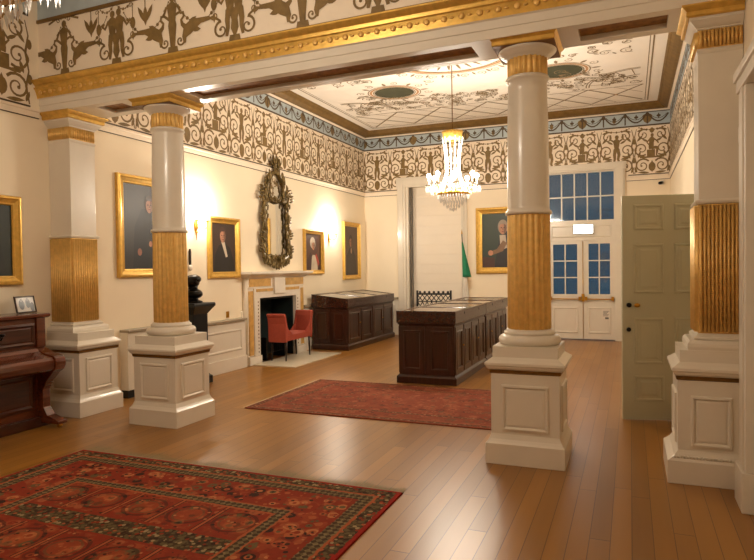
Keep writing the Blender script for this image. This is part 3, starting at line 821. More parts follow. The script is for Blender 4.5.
# doorway right beside the camera
b = MB(); b.box(.672, XR+.01, 4.48, 4.74, .26, 2.72); b.box(.662, XR+.01, 4.54, 4.62, .26, 2.72); b.box(.648, XR+.01, 4.47, 4.76, 0, .26)
b.box(.66, XR, 3.0, 4.77, 2.72, 2.8); b.box(.645, XR, 3.0, 4.79, 2.8, 2.86)
struct(b.build('trim_15', 'white', bevel=.006))
b = MB(); b.box(XR+.15, XR+.2, 3.1, 4.48, 0, 2.72); struct(b.build('door_3', 'white'))
tag(MB().box(.64, .672, 4.66, 4.76, 2.30, 2.42).build('alarm_box', 'white', bevel=.004), 'small white alarm box on the pilaster beside the doorway edge', 'alarm') if False else None
a = thing('alarm_sensor', 'small white sensor box on the right wall near the pilaster', 'sensor', (XR+.002, 4.86, 2.42))
MB().box(-.06, 0, -.05, .05, 0, .11).build('case', 'white', a, bevel=.006)

# open sage-green panelled door
def door_two():
    ang = math.atan2(6.79-6.99, -.08-.74)
    root = struct(bpy.data.objects.new('door_2', None), 'open sage green panelled door with brass knob'); COL.objects.link(root)
    root.location = (.745, 6.99, 0); root.rotation_euler = (0, 0, ang+PI)   # local -x runs to the free edge
    L = .85; H = 2.29
    b = MB(); b.box(-L, 0, -.022, .022, .01, H)
    f = lambda u, v, d: (u, -.022-d, v); f2 = lambda u, v, d: (u, .022+d, v)
    lf = None
    pan = []
    for (z0, z1) in ((.2, .46), (.58, 1.05), (1.3, 1.8), (1.94, 2.2)):
        for (u0, u1) in ((-L+.11, -L+.40), (-L+.50, -.07)): pan.append((u0, u1, z0, z1))
    lf = b.build('leaf', 'sage', root, bevel=.003)
    for u0, u1, z0, z1 in pan:
        p = MB()
        for q in (f, f2):
            p.mitre(q, u0, u1, z0, z1, [(0, .0), (.008, .012), (.02, .012), (.03, .002), (.05, .002), (.07, .008)], 0, True)
        p.build('panel', 'sage_dark', lf)
    k = MB(); k.lathe([(.02, 0), (.022, .01), (.012, .015), (.012, .03)], 14)
    b = MB()
    b.tube([(-L+.06, -.022, 1.18), (-L+.06, -.05, 1.18)], .022, 12); b.tube([(-L+.13, -.022, 1.18), (-L+.13, -.06, 1.18)], .01, 10)
    b.ell((-L+.13, -.075, 1.18), (.03, .022, .022)); b.build('knob', 'brass', lf)
    b = MB(); b.tube([(-L+.06, -.022, .93), (-L+.06, -.035, .93)], .022, 12); b.tube([(-L+.06, -.022, 1.18), (-L+.06, -.053, 1.18)], .024, 12); b.build('lock_plate', 'bronze', lf)
door_two()

c = thing('security_camera', 'small dark security camera on the far wall right of the double doors', 'camera', (.6, YF, 3.22))
MB().box(-.04, .04, -.03, 0, -.04, .04).build('bracket', 'white', c)
MB().tube([(0, -.03, 0), (-.05, -.14, -.02)], .03, 12).build('body', 'bronze', c)

# ------------------------------------------------------------------ fireplace
def fireplace():
    t = thing('fireplace', 'white and yellow marble chimneypiece under the tall carved mirror', 'fireplace', (XW, 9.49, 0), LW)
    # local u = y-9.49 ; front = -y
    def bx(b, u0, u1, d0, d1, z0, z1, mi=0): b.box(u0, u1, -d1, -d0, z0, z1, mi)
    hw = .95
    b = MB()
    for s in (-1, 1):
        u0, u1 = sorted((s*.61, s*.77)); bx(b, u0, u1, 0, .13, .14, 1.1)
        u0, u1 = sorted((s*.77, s*.93)); bx(b, u0, u1, 0, .10, .14, 1.27)
        u0, u1 = sorted((s*.595, s*.955)); bx(b, u0, u1, 0, .15, 0, .14)
    bx(b, -.77, .77, 0, .13, 1.1, 1.27); bx(b, -.93, .93, 0, .11, 1.27, 1.46)
    b.build('surround', 'marble', t, bevel=.003)
    b = MB()
    for s in (-1, 1):
        for ua, ub, da, db, za, zb in ((.79, .91, .1, .118, .16, 1.23), (.25, .9, .11, .125, 1.3, 1.43), (.2, .72, .13, .138, 1.21, 1.26)):
            b = MB(); u0, u1 = sorted((s*ua, s*ub)); bx(b, u0, u1, da, db, za, zb); b.build('siena_panel', 'siena', t)
    b = MB(); bx(b, -.18, .18, .11, .16, 1.16, 1.44); b.build('tablet', 'marble', t, bevel=.003)
    for s in (-1, 1):
        for k in range(15): MB().ell((s*.665, -.132, .2+k*.06), (.012, .006, .016), 6, 4).build('stud', 'gold_dull', t)
    b = MB().rects([(-1.0-k, 1.0+k, -.14-q, 0, z) for k, q, z in ((-.06, 0, 1.44), (-.03, .03, 1.47), (0, .07, 1.49), (.03, .11, 1.5), (.045, .13, 1.515), (.045, .13, 1.55))])
    b.build('mantel_shelf', 'marble', t)
    b = MB(); d = .42; 
    b.box(-.61, -.57, -.06, d, 0, 1.1); b.box(.57, .61, -.06, d, 0, 1.1); b.box(-.61, .61, -.06, d, 1.06, 1.1); b.box(-.61, .61, d-.03, d, 0, 1.1)
    b.build('firebox', 'firebox', t)
    g = MB()
    for k in range(9): u = -.3+k*.075; g.tube([(u, -.03, .12), (u, -.03, .34)], .008, 6)
    g.tube([(-.32, -.03, .12), (.32, -.03, .12)], .012, 6); g.tube([(-.32, -.03, .34), (.32, -.03, .34)], .012, 6)
    for u in (-.3, .3): g.box(u-.02, u+.02, -.05, .2, 0, .4)
    g.build('grate', 'iron', t)
fireplace()
tag(MB().box(-.782, .0, -.86, .86, 0, .018).build('hearthstone', 'hearth', None, (-4.98, 9.47, 0), 0, .004), 'pale flat stone slab on the floor before the fireplace', 'hearth')

# ------------------------------------------------------------------ rococo mirror
def mirror():
    t = thing('mirror', 'tall carved rococo mirror with leafy tarnished gilt frame above the mantel', 'mirror', (XW+.0, 9.55, 1.61), LW)
    t.scale = (1, 1, .975)
    # outline half-widths (z, half)
    out = [(.0, .1), (.12, .4), (.3, .5), (.55, .44), (.9, .43), (1.2, .44), (1.38, .38), (1.55, .33), (1.72, .22), (1.85, .12), (2.04, .03)]
    inn = [(.2, .26), (.3, .34), (.6, .31), (.9, .3), (1.12, .29), (1.2, .22)]
    b = MB()
    gl = [(-w, z) for z, w in inn]+[(w, z) for z, w in reversed(inn)]
    b.extr(gl, FR, .015, .03); b.build('glass', 'mirror', t)
    up = [(-.16, 1.28), (-.2, 1.4), (-.14, 1.58), (0, 1.66), (.14, 1.58), (.2, 1.4), (.16, 1.28)]
    MB().extr(up, FR, .015, .03).build('upper_glass', 'mirror', t)
    b = MB()
    # backing slab
    # two S-shaped side members, crest, apron
    def w_at(z, T):
        for (z0, w0), (z1, w1) in zip(T, T[1:]):
            if z0 <= z <= z1: return w0+(w1-w0)*(z-z0)/(z1-z0)
        return T[-1][1] if z > T[-1][0] else T[0][1]
    for s in (-1, 1):
        P = []; rr = []
        for k in range(26):
            z = .14+k*(1.5/25); w = (w_at(z, out)+(w_at(z, inn) if z < 1.2 else .17))/2
            P.append((s*w, -.045, z)); rr.append(.036+.012*math.sin(k*1.9))
        b.tube(P, rr, 8)
        b.tube([(s*.05, -.045, .1), (s*.2, -.05, .12), (s*.36, -.045, .22)], .06, 8)
        b.tube([(s*.3, -.045, 1.2), (s*.15, -.05, 1.24), (0, -.05, 1.2)], .035, 8)
        b.tube([(s*.2, -.045, 1.6), (s*.1, -.05, 1.72), (0, -.05, 1.76)], .04, 8)
    b.build('frame', 'mirror_frame', t)
    b = MB(); q = random.Random(3)
    def lf(x, z, a, L, w):
        rot = Matrix.Rotation(-a, 3, 'Y') @ Matrix.Rotation(q.uniform(-.5, .5), 3, 'X')
        b.ell((x, -.06-q.uniform(0, .04), z), (L, .016, w), 7, 5, 0, rot)
    for s in (-1, 1):
        for k in range(44):
            z = .1+k*(1.62/43); wo = w_at(z, out)
            lf(s*(wo-.03+q.uniform(-.03, .04)), z, (PI/2-s*q.uniform(-.3, .9)), q.uniform(.05, .085), q.uniform(.02, .034))
            if k % 2 == 0: lf(s*(w_at(z, inn) if z < 1.2 else .2)+s*.03, z, PI/2+s*q.uniform(-.5, .5), q.uniform(.05, .07), .02)
        for z, w in ((.3, .52), (.85, .47), (1.25, .5), (1.36, .46), (.55, .48)):
            for k in range(3): lf(s*(w), z+.05*k, -s*.5+PI/2-s*.9, .07, .022)
        for k in range(6): lf(s*(.05+.06*k), .03+.02*k, s*.5+PI/2, .08, .03)
        for k in range(5): lf(s*(.02+.022*k), 1.92+.02*(3-k), PI/2-s*.35*(k*.6), .11-.012*k, .024)
    for k in range(8): lf(q.uniform(-.12, .12), 1.74+.03*k, PI/2+q.uniform(-.7, .7), .09, .03)
    for k in range(10): lf(-.2+.044*k, 1.26+q.uniform(-.03, .03), q.uniform(0, 3), .06, .025)
    for k in range(10): lf(-.28+.06*k, .17+q.uniform(-.04, .05), q.uniform(0, 3), .08, .03)
    b.build('leaf_carving', 'mirror_frame', t)
mirror()

# ------------------------------------------------------------------ paintings
def face(cx, cy, rx, ry, hair, tone=(186, 132, 102)):
    dk = tuple(int(q*.66) for q in tone)
    return [(hair, ('e', cx, cy+ry*.3, rx*1.35, ry*1.2)), (tone, ('e', cx, cy, rx, ry)),
            (dk, ('p', [(cx+rx*.25, cy+ry*.9), (cx+rx*.85, cy+ry*.5), (cx+rx*.98, cy), (cx+rx*.7, cy-ry*.7), (cx+rx*.2, cy-ry*.96), (cx+rx*.35, cy-ry*.2)])),
            ((60, 40, 34), ('e', cx-rx*.38, cy+ry*.14, rx*.2, ry*.09)), ((60, 40, 34), ('e', cx+rx*.38, cy+ry*.14, rx*.2, ry*.09)),
            (dk, ('p', [(cx-rx*.06, cy+ry*.1), (cx+rx*.1, cy+ry*.1), (cx+rx*.2, cy-ry*.24), (cx-rx*.1, cy-ry*.24)])),
            ((140, 70, 60), ('e', cx, cy-ry*.5, rx*.28, ry*.08)), (hair, ('p', [(cx-rx*1.1, cy+ry*.4), (cx-rx*.6, cy+ry*.72), (cx+rx*.6, cy+ry*.76), (cx+rx*1.1, cy+ry*.4), (cx+rx*.9, cy+ry*1.2), (cx-rx*.9, cy+ry*1.2)]))]
PAINT = {}
def pm(c):
    if c not in PAINT: PAINT[c] = mat('oil_paint_%02x%02x%02x' % c, c, .45, var=.22, scale=7, coat=.1)
    return PAINT[c]
def bgmat(name, c0, c1):
    m, b, g = newmat(name)
    o = g.obj(); x, y, z = g.xyz(o)
    n = g.m('ADD', g.noise(o, 1.7, 4), g.m('MULTIPLY', z, .25))
    g.put(b.inputs['Base Color'], g.mix(n, lin(c0), lin(c1))); b.inputs['Roughness'].default_value = .4
    return m
def painting(label, loc, rz, w, h, fw, bg, shapes, group='gilt framed oil portraits'):
    t = thing('framed_painting', label, 'painting', loc, rz, group)     # origin: bottom centre on wall
    f = FR; k = fw
    b = MB(); b.mitre(f, -w/2, w/2, 0, h, [(0, 0), (0, .045), (k*.12, .06), (k*.3, .062), (k*.42, .045), (k*.75, .03), (k*.82, .036), (k*.92, .034), (k, .02), (k, .012)])
    b.build('gilt_frame', 'gold', t)
    iw, ih = w-2*fw, h-2*fw
    b = MB(); mats = [bgmat('canvas_ground', *bg)]; b.extr([(-w/2+k*.9, k*.9), (w/2-k*.9, k*.9), (w/2-k*.9, h-k*.9), (-w/2+k*.9, h-k*.9)], f, .008, .014)
    for i, (c, sh) in enumerate(shapes):
        mats.append(pm(c)); d = .0145+.0006*i
        if sh[0] == 'e':
            _, cx, cy, rx, ry = sh; P = [(cx+rx*math.cos(2*PI*q/22), cy+ry*math.sin(2*PI*q/22)) for q in range(22)]
        else: P = sh[1]
        P = [(max(-iw/2, min(iw/2, (x-.5)*iw)), fw+max(0, min(ih, y*ih))) for x, y in P]
        b.add([f(x, y, d) for x, y in P], [tuple(range(len(P)))], i+1)
    b.build('canvas', mats, t)
    return t
skin, dskin = (190, 132, 100), (150, 96, 72)
painting('large dark full length portrait half hidden behind the left round column', (XW, 6.37, 1.51), LW, .98, 1.31, .11, ((6, 14, 18), (50, 42, 40)),
         [((12, 18, 24), ('p', [(.2, 0), (.25, .5), (.42, .72), (.62, .72), (.8, .45), (.85, 0)])), (dskin, ('e', .36, .2, .05, .045)), (skin, ('e', .62, .3, .04, .035))]+face(.6, .76, .08, .085, (70, 50, 40)))
painting('gilt framed portrait of a dark coated man with white cravat beside the fireplace', (XW, 8.06, 1.46), LW, .8, .95, .1, ((40, 28, 22), (62, 42, 32)),
         [((22, 16, 16), ('p', [(.08, 0), (.12, .35), (.3, .55), (.55, .6), (.78, .5), (.92, .25), (.95, 0)])), ((204, 192, 170), ('p', [(.4, .62), (.54, .62), (.66, .32), (.58, .3)]))]+face(.46, .74, .115, .135, (72, 48, 36)))
painting('small gilt framed portrait of a person in white headdress and pale dress', (XW, 11.02, 1.47), LW, .82, .90, .09, ((58, 36, 30), (84, 52, 42)),
         [((200, 186, 164), ('p', [(.3, 0), (.34, .3), (.45, .42), (.6, .42), (.75, .25), (.78, 0)])), ((60, 30, 30), ('p', [(.1, 0), (.12, .3), (.32, .5), (.4, .35), (.34, 0)])), ((208, 196, 178), ('e', .46, .76, .17, .16)), ((170, 60, 50), ('p', [(.62, .4), (.7, .46), (.9, .2), (.8, .1)]))]+face(.5, .68, .1, .12, (196, 184, 164)))
painting('gilt framed portrait of a dim figure in brown nearest the far corner', (XW, 12.85, 1.33), LW, .9, 1.3, .1, ((48, 38, 34), (88, 64, 54)),
         [((46, 36, 32), ('p', [(.1, 0), (.15, .4), (.35, .55), (.6, .55), (.82, .4), (.9, 0)])), ((150, 120, 96), ('e', .5, .5, .06, .06))]+face(.46, .68, .1, .1, (60, 44, 36), (150, 104, 80)))
painting('dark gilt framed picture above the piano at the left edge', (XN, 4.265, 1.462), LW, .83, .94, .1, ((10, 24, 22), (26, 40, 34)),
         [((18, 30, 28), ('p', [(.05, 0), (.2, .5), (.5, .6), (.8, .45), (.9, 0)])), (dskin, ('e', .35, .72, .1, .11))])
painting('gilt framed portrait of a seated grey haired person on the far wall behind the column', (-2.6, YF, 1.42), 0, 1.2, 1.47, .14, ((20, 40, 32), (44, 58, 44)),
         [((28, 26, 30), ('p', [(.3, 0), (.35, .3), (.42, .55), (.55, .68), (.8, .66), (.95, .4), (.98, 0)])), ((196, 180, 160), ('p', [(.42, .6), (.56, .6), (.6, .36), (.44, .32)])),
          ((130, 96, 66), ('p', [(.2, .22), (.5, .3), (.6, .45), (.5, .5), (.35, .34), (.2, .3)])), (skin, ('e', .2, .27, .06, .05)), ((70, 40, 30), ('p', [(0, 0), (.3, 0), (.3, .18), (0, .2)]))]+face(.5, .72, .09, .11, (150, 136, 118)))

# ------------------------------------------------------------------ wall sconces
def sconce(label, y, z):
    t = thing('wall_sconce', label, 'wall light', (XW, y, z), LW, 'lit brass wall sconces')
    b = MB(); b.ell((0, -.012, .0), (.045, .014, .1), 14, 8); b.build('backplate', 'brass', t)
    b = MB(); b.tube([(0, -.02, -.12), (0, -.02, -.22)], [.012, .003], 8); b.ell((0, -.025, -.1), (.02, .02, .02)); b.build('pendant', 'brass', t)
    for s in (-1, 1):
        P = [(0, -.02, -.02), (s*.04, -.07, -.06), (s*.09, -.11, -.05), (s*.12, -.13, .0), (s*.12, -.13, .05)]
        a = MB(); a.tube(P, .008, 8); a = a.build('arm', 'brass', t)
        MB().lathe([(.008, 0), (.03, .01), (.034, .018), (.012, .02)], 14, 0, (s*.12, -.13, .05)).build('drip_pan', 'brass', a)
        MB().lathe([(.012, .0), (.012, .11)], 12, 0, (s*.12, -.13, .065)).build('candle_tube', 'candle', a)
        MB().lathe([(.006, 0), (.016, .018), (.018, .03), (.012, .055), (.003, .074)], 12, 0, (s*.12, -.13, .176)).build('bulb', 'bulb_wall', a)
        lamp(a, (s*.12, -.13, .212), 30.0, .044)
    return t
sconce('lit brass wall sconce left of the man in the white cravat', 7.40, 2.25)
sconce('lit brass wall sconce between the two portraits nearest the far corner', 11.72, 2.25)

# ------------------------------------------------------------------ chandeliers
def chandelier(label, x, y, zt, rot=0, bm='bulb'):
    t = thing('chandelier', label, 'chandelier', (x, y, zt), rot, 'crystal chandeliers')
    b = MB(); b.tube([(0, 0, 1.2), (0, 0, ZC-zt-.03)], .008, 8); b.lathe([(.02, ZC-zt-.08), (.08, ZC-zt-.03), (.09, ZC-zt)], 20); b.build('hanging_rod', 'gold_dull', t)
    b = MB(); b.lathe([(.1, 1.1), (.15, 1.12), (.15, 1.2), (.17, 1.235), (.14, 1.24), (.1, 1.2)], 72, reed=18, depth=.012); b.build('crown', 'gold', t)
    b = MB(); b.lathe([(.02, .3), (.05, .34), (.03, .5), (.045, .7), (.025, .9), (.04, 1.1)], 14); b.build('stem', 'crystal', t)
    b = MB(); b.lathe([(.235, .26), (.25, .27), (.25, .29), (.235, .3)], 40); b.lathe([(.1, .3), (.12, .31), (.12, .33), (.09, .34)], 24); b.build('ring', 'brass', t)
    for k in range(12):
        a = 2*PI*k/12; s = MB()
        for i in range(26):
            q = i/25; r = .14+(.02 if q < .9 else 0)-.05*math.sin(PI*min(1, q*1.05))+.09*max(0, q-.7)/.3; z = 1.13-.85*q
            s.octa((r*math.cos(a), r*math.sin(a), z), .013, .021)
        s.build('crystal_strand', 'strand', t)
    if bm == 'bulb':  # bulbs and lamps added inside the column to brighten the crystal strands
        for z in (.42, .6, .78, .96): MB().ell((.055*math.cos(z*9), .055*math.sin(z*9), z), (.022, .022, .03), 10, 6).build('added_inner_bulb', 'added_bulb', t); lamp(t, (.055*math.cos(z*9), .055*math.sin(z*9), z), 16.0, .034)
    tiers = MB()
    for (r, z, L, n) in ((.24, .255, .07, 34), (.2, .2, .065, 28), (.15, .15, .06, 22), (.1, .1, .05, 15), (.05, .055, .045, 8)):
        for k in range(n):
            a = 2*PI*k/n; tiers.octa((r*math.cos(a), r*math.sin(a), z-L*.4), .011, L*.62)
    tiers.octa((0, 0, .03), .02, .035, n=6)
    tiers.build('crystal_dish', 'strand', t)
    for k in range(8):
        a = 2*PI*(k+.5)/8; c, s = math.cos(a), math.sin(a)
        P = [(r*c, r*s, z) for r, z in ((.11, .32), (.18, .29), (.27, .28), (.34, .32), (.37, .39))]
        m = MB(); m.tube(P, .009, 8); m = m.build('arm', 'brass', t)
        MB().lathe([(.01, 0), (.05, .012), (.058, .025), (.015, .027)], 16, 0, (.37*c, .37*s, .39)).build('drip_pan', 'crystal', m)
        MB().lathe([(.013, 0), (.013, .1)], 12, 0, (.37*c, .37*s, .415)).build('candle_tube', 'candle', m)
        MB().lathe([(.008, 0), (.022, .01), (.033, .03), (.034, .042), (.028, .06), (.012, .076), (.003, .08)], 12, 0, (.37*c, .37*s, .515)).build('bulb', bm, m)
        lamp(m, (.37*c, .37*s, .555), 62.0 if bm == 'bulb' else 30.0, .045)
        d = MB()
        for q in range(8):
            b2 = 2*PI*q/8; px, py = .37*c+.052*math.cos(b2), .37*s+.052*math.sin(b2)
            d.octa((px, py, .385), .007, .02); d.octa((px, py, .33), .009, .042)
        d.build('drop_prisms', 'strand', m)
    return t
chandelier('lit crystal chandelier hanging in the far room beyond the columns', -2.53, 9.3, 2.44)
chandelier('crystal chandelier just entering the frame at the upper left corner', -2.93, 2.05, 2.73, .2, 'bulb_near')

# ------------------------------------------------------------------ display cases
def case_unit(label, cx, y0, w, L, slope=0.0, papers=('paper_tan', 'paper'), group='mahogany display cases', rev=False):
    """long side along y; front long face at +x"""
    t = thing('display_case', label, 'display case', (cx, y0+L/2, 0), 0, group)
    h = w/2; l = L/2; zt = .98
    b = MB().rects([(-h, h, -l, l, 0), (-h, h, -l, l, .09), (-h+.012, h-.012, -l+.012, l-.012, .105), (-h+.03, h-.03, -l+.03, l-.03, .12), (-h+.03, h-.03, -l+.03, l-.03, .8), (-h+.015, h-.015, -l+.015, l-.015, .815), (-h+.015, h-.015, -l+.015, l-.015, .83)])
    b.build('body', 'mahogany', t, bevel=.003)
    n = 4
    for s in (1, -1):
        for i in range(n):
            u0 = -l+.03+(2*l-.06)*i/n+.02; u1 = -l+.03+(2*l-.06)*(i+1)/n-.02
            p = MB(); f = lambda u, v, d: (s*(h-.03+d), u, v)
            p.mitre(f, u0, u1, .14, .78, [(0, 0), (0, .012), (.06, .012), (.068, .018), (.08, .016), (.09, .0)], 0)
            d = p.build('door', 'mahogany', t)
            if i % 2 == 0: MB().ell((s*(h-.01), u1-.03, .5), (.012, .012, .012), 8, 6).build('knob', 'brass', d)
    for s in (1, -1):
        for u0, u1 in ((-h+.05, -.02), (.02, h-.05)):
            p = MB(); f = lambda u, v, d: (u, s*(l-.03+d), v)
            p.mitre(f, u0, u1, .14, .78, [(0, 0), (0, .012), (.05, .012), (.058, .018), (.07, .016), (.08, 0)], 0); p.build('end_panel', 'mahogany', t)
    b = MB(); zb = zt+slope   # the back (at -x) is higher on a sloping case
    b.add([(h-.005, -l, .83), (-h+.005, -l, .83), (-h+.005, -l, zb), (h-.005, -l, zt), (h-.005, l, .83), (-h+.005, l, .83), (-h+.005, l, zb), (h-.005, l, zt)],
          [(0, 1, 2, 3), (7, 6, 5, 4), (0, 4, 5, 1), (1, 5, 6, 2), (3, 2, 6, 7), (0, 3, 7, 4)]); b.build('vitrine', 'mahogany_y', t, bevel=.003)
    top = lambda x, y, d: (x, y, zt+slope*(h-x)/(2*h)+d)
    k = len(papers)
    b = MB(); ps = []
    for i in range(k):
        y0_ = -l+.05+(2*l-.1)*i/k+.02; y1_ = -l+.05+(2*l-.1)*(i+1)/k-.02
        pp = MB(); pp.add([top(-h+.08, y0_+.02, .003), (top(h-.08, y0_+.02, .003)), top(h-.08, y1_-.02, .003), top(-h+.08, y1_-.02, .003)], [(0, 1, 2, 3)]); pp.build('document_panel', papers[i], t)
        g = MB(); g.add([top(-h+.06, y0_, .007), top(h-.06, y0_, .007), top(h-.06, y1_, .007), top(-h+.06, y1_, .007)], [(0, 1, 2, 3)]); g.build('glass', 'caseglass', t)
        fr = MB(); fr.mitre(lambda u, v, d: top(u, v, d), -h+.005, h-.005, y0_-.02 if i else -l, y1_+.02 if i < k-1 else l, [(0, 0), (0, .014), (.05, .014), (.06, .006)], 0)
        fr.build('lid_frame', 'mahogany_y', t)
        lk = MB(); lk.box(h-.007, h+.0, (y0_+y1_)/2-.012, (y0_+y1_)/2+.012, .93, .965); lk.build('lock', 'black', t)
    return t
case_unit('dark mahogany display case standing mid floor, end facing the rug', -2.57, 7.96, .85, 1.88, 0, ('paper_tan', 'paper_tan'))
case_unit('dark mahogany display case mid floor, farther one behind its twin', -2.57, 9.86, .85, 1.88, 0, ('paper_tan', 'mahogany_y'))
case_unit('dark mahogany display case with three pale panels against the left wall', -5.40, 10.7, .80, 2.5, .09, ('paper', 'paper', 'paper'))

# ------------------------------------------------------------------ piano
def piano():
    t = thing('upright_piano', 'brown upright piano against the left wall at the left edge', 'piano', (XN+.02, 3.95, 0), 0)
    y0, y1 = -.75, .70
    b = MB(); b.box(.0, .36, y0, y1, .08, 1.12); b.build('case', 'piano', t, bevel=.006)
    b = MB().rects([(0, .385, y0-.02, y1+.02, 1.12), (0, .40, y0-.035, y1+.035, 1.13), (0, .405, y0-.04, y1+.04, 1.155), (0, .395, y0-.03, y1+.03, 1.165)]); b.build('lid', 'piano', t)
    f = lambda u, v, d: (.36+d, u, v)
    b = MB(); b.mitre(f, y0+.12, y1-.12, .84, 1.07, [(0, 0), (.0, .012), (.02, .018), (.035, .006), (.04, 0)]); b.mitre(f, y0+.165, y1-.165, .885, 1.025, [(0, .001), (.01, .004)], 0, True); b.build('upper_panel', 'piano_dark', t)
    b = MB(); b.mitre(f, y0+.14, y1-.14, .18, .54, [(0, 0), (0, .012), (.03, .016), (.045, .004), (.05, 0)]); b.mitre(f, y0+.195, y1-.195, .235, .485, [(0, .001), (.01, .003)], 0, True); b.build('lower_panel', 'piano_dark', t)
    for s in (-1, 1):
        yy = y1-.06 if s > 0 else y0+.06
        b = MB(); b.box(.36, .385, yy-.05, yy+.05, .82, 1.12); b.build('stile', 'piano', t, bevel=.004)
        # key block with rounded nose
        P = [(.34, .56), (.55, .56), (.6, .575), (.635, .6), (.655, .64), (.66, .68), (.65, .715), (.62, .74), (.56, .752), (.48, .765), (.41, .80), (.34, .82)]
        b = MB(); b.extr(P, lambda u, v, d: (u, yy-.06*s+d, v), (0 if s > 0 else -.12), (.12 if s > 0 else 0)); b.build('key_block', 'piano', t, bevel=.006)
        b = MB(); b.rects([(.34, .60, yy-.05, yy+.05, .58), (.34, .56, yy-.05, yy+.05, .54), (.36, .5, yy-.045, yy+.045, .48), (.36, .44, yy-.045, yy+.045, .38), (.36, .44, yy-.045, yy+.045, .2), (.36, .5, yy-.05, yy+.05, .12), (.36, .6, yy-.05, yy+.05, .09), (.34, .66, yy-.055, yy+.055, .07), (.34, .66, yy-.055, yy+.055, .04)])
        b.build('leg', 'piano', t, bevel=.004)
        b = MB(); b.tube([(.62, yy-.02, .025), (.62, yy+.02, .025)], .025, 12); b.build('castor', 'brass', t)
    P = [(.34, .59), (.6, .59), (.63, .61), (.64, .66), (.635, .7), (.61, .728), (.5, .75), (.43, .78), (.4, .81), (.34, .82)]
    b = MB(); b.extr(P, lambda u, v, d: (u, d, v), y0+.12, y1-.12); b.build('fallboard', 'piano', t, bevel=.006)
    b = MB(); b.box(.0, .42, y0, y1, .0, .1); b.build('plinth', 'piano_dark', t, bevel=.004)
    for yy in (.18, -.3):
        c = MB(); c.ell((.37, yy, .96), (.01, .03, .05), 10, 6); c.tube([(.375, yy, .95), (.41, yy, .94), (.43, yy, .97)], .008, 6); c.lathe([(.008, .97), (.022, .98), (.022, 1.0), (.01, 1.0)], 12, 0, (.43, yy, 0)); c.build('candle_bracket', 'bronze', t)
piano()
p = thing('photo_frame', 'small framed black and white photograph standing on the piano lid', 'photo frame', (-5.88, 4.6, 1.169), LW+.1)
f = lambda u, v, d: (u, v*.22-d, v*.975)
b = MB(); b.mitre(f, -.125, .125, 0, .18, [(0, -.008), (0, .008), (.01, .01), (.014, .004)]); b.mitre(f, -.125, .125, 0, .18, [(0, -.008), (.05, -.008)], 0, True); b.build('frame', 'legs', p)
b = MB(); b.extr([(-.112, .012), (.112, .012), (.112, .168), (-.112, .168)], f, -.002, .003)
for c, x, y, rx, ry in ((1, -.05, .09, .035, .055), (1, .03, .1, .03, .05), (1, .08, .06, .03, .05), (2, -.05, .135, .016, .018), (2, .03, .14, .015, .018), (0, .075, .12, .016, .018)):
    b.add([f(x+rx*math.cos(2*PI*k/14), y+ry*math.sin(2*PI*k/14), .004+.0003*c) for k in range(14)], [tuple(range(14))], c)
b.build('print', [pm((196, 190, 178)), pm((60, 60, 62)), pm((130, 128, 122))], p)
MB().box(-.02, .02, .03, .09, 0, .1).build('strut', 'legs', p)

# ------------------------------------------------------------------ red settee in front of the fireplace
def settee():
    t = thing('window_seat', 'small red upholstered window seat with two raised ends before the fireplace', 'seat', (-5.56, 9.5, .0195), LW)
    # local x along wall, front -y
    L, D = .46, .17
    b = MB()
    vs = []; fs = []; nx, ny = 14, 6
    for j in range(ny+1):
        for i in range(nx+1):
            x = -L+.04+(2*L-.08)*i/nx; y = -D+2*D*j/ny
            z = .44+.035*(1-((x/L)**2))*(1-(y/D)**4)
            vs.append((x, y, z))
    for j in range(ny):
        for i in range(nx): a = j*(nx+1)+i; fs.append((a, a+1, a+nx+2, a+nx+1))
    b.add(vs, fs, 0, True); b.box(-L+.04, L-.04, -D, D, .34, .44); b.build('seat_cushion', 'red', t, bevel=.01)
    for s in (-1, 1):
        # scrolled end: side profile in (x,z) leaning outward, rolled over at the top
        P = [(.42, .32), (.47, .32), (.475, .5), (.48, .64), (.5, .74), (.525, .78), (.52, .805), (.49, .815), (.46, .80), (.438, .72), (.42, .56), (.405, .46)]
        b = MB(); b.extr([(s*x, z) for x, z in P], lambda u, v, d: (u, d, v), -D-.005, D+.005); b.build('end', 'red', t, bevel=.012)
        Q = [(.43, .44), (.45, .72), (.435, .70), (.40, .585), (.35, .52), (.27, .475), (.24, .445)]
        for yb in (D-.035, -D):
            b = MB(); b.extr([(s*x, z) for x, z in Q], lambda u, v, d: (u, d, v), yb, yb+.035); b.build('wing', 'red', t, bevel=.006)
        for y in (-D+.03, D-.03):
            b = MB(); b.tube([(s*.40, y, .345), (s*.405, y, .2), (s*.42, y, 0)], [.022, .018, .012], 8); b.build('leg', 'legs', t)
settee()

# ------------------------------------------------------------------ bust on black pedestal, covers
t = thing('pedestal_stand', 'black flared pedestal carrying the bust, behind the left round column', 'pedestal', (-5.685, 7.0, 0))
MB().sq([(.19, 0), (.19, .1), (.165, .12), (.15, .14), (.15, .98), (.165, 1.0), (.2, 1.05), (.23, 1.09), (.23, 1.12)]).build('plinth', 'black', t, bevel=.004)
MB().sq([(.231, 1.12), (.22, 1.135)]).build('top_slab', 'black', t)
t = thing('bust', 'dark bronze bust standing on the black pedestal', 'bust', (-5.685, 7.03, 1.136), -.4)
t.scale = (1.3, 1.3, .95)
MB().lathe([(.1, 0), (.1, .02), (.06, .04), (.05, .07), (.06, .09)], 20).build('socle', 'bronze', t)
b = MB(); b.ell((0, 0, .13), (.14, .09, .08), 16, 10); b.lathe([(.055, .17), (.05, .22), (.055, .26)], 14)
b.ell((0, -.01, .31), (.07, .085, .1), 16, 12); b.ell((0, -.095, .3), (.014, .02, .022), 8, 6); b.ell((0, .01, .345), (.076, .085, .07), 14, 10)
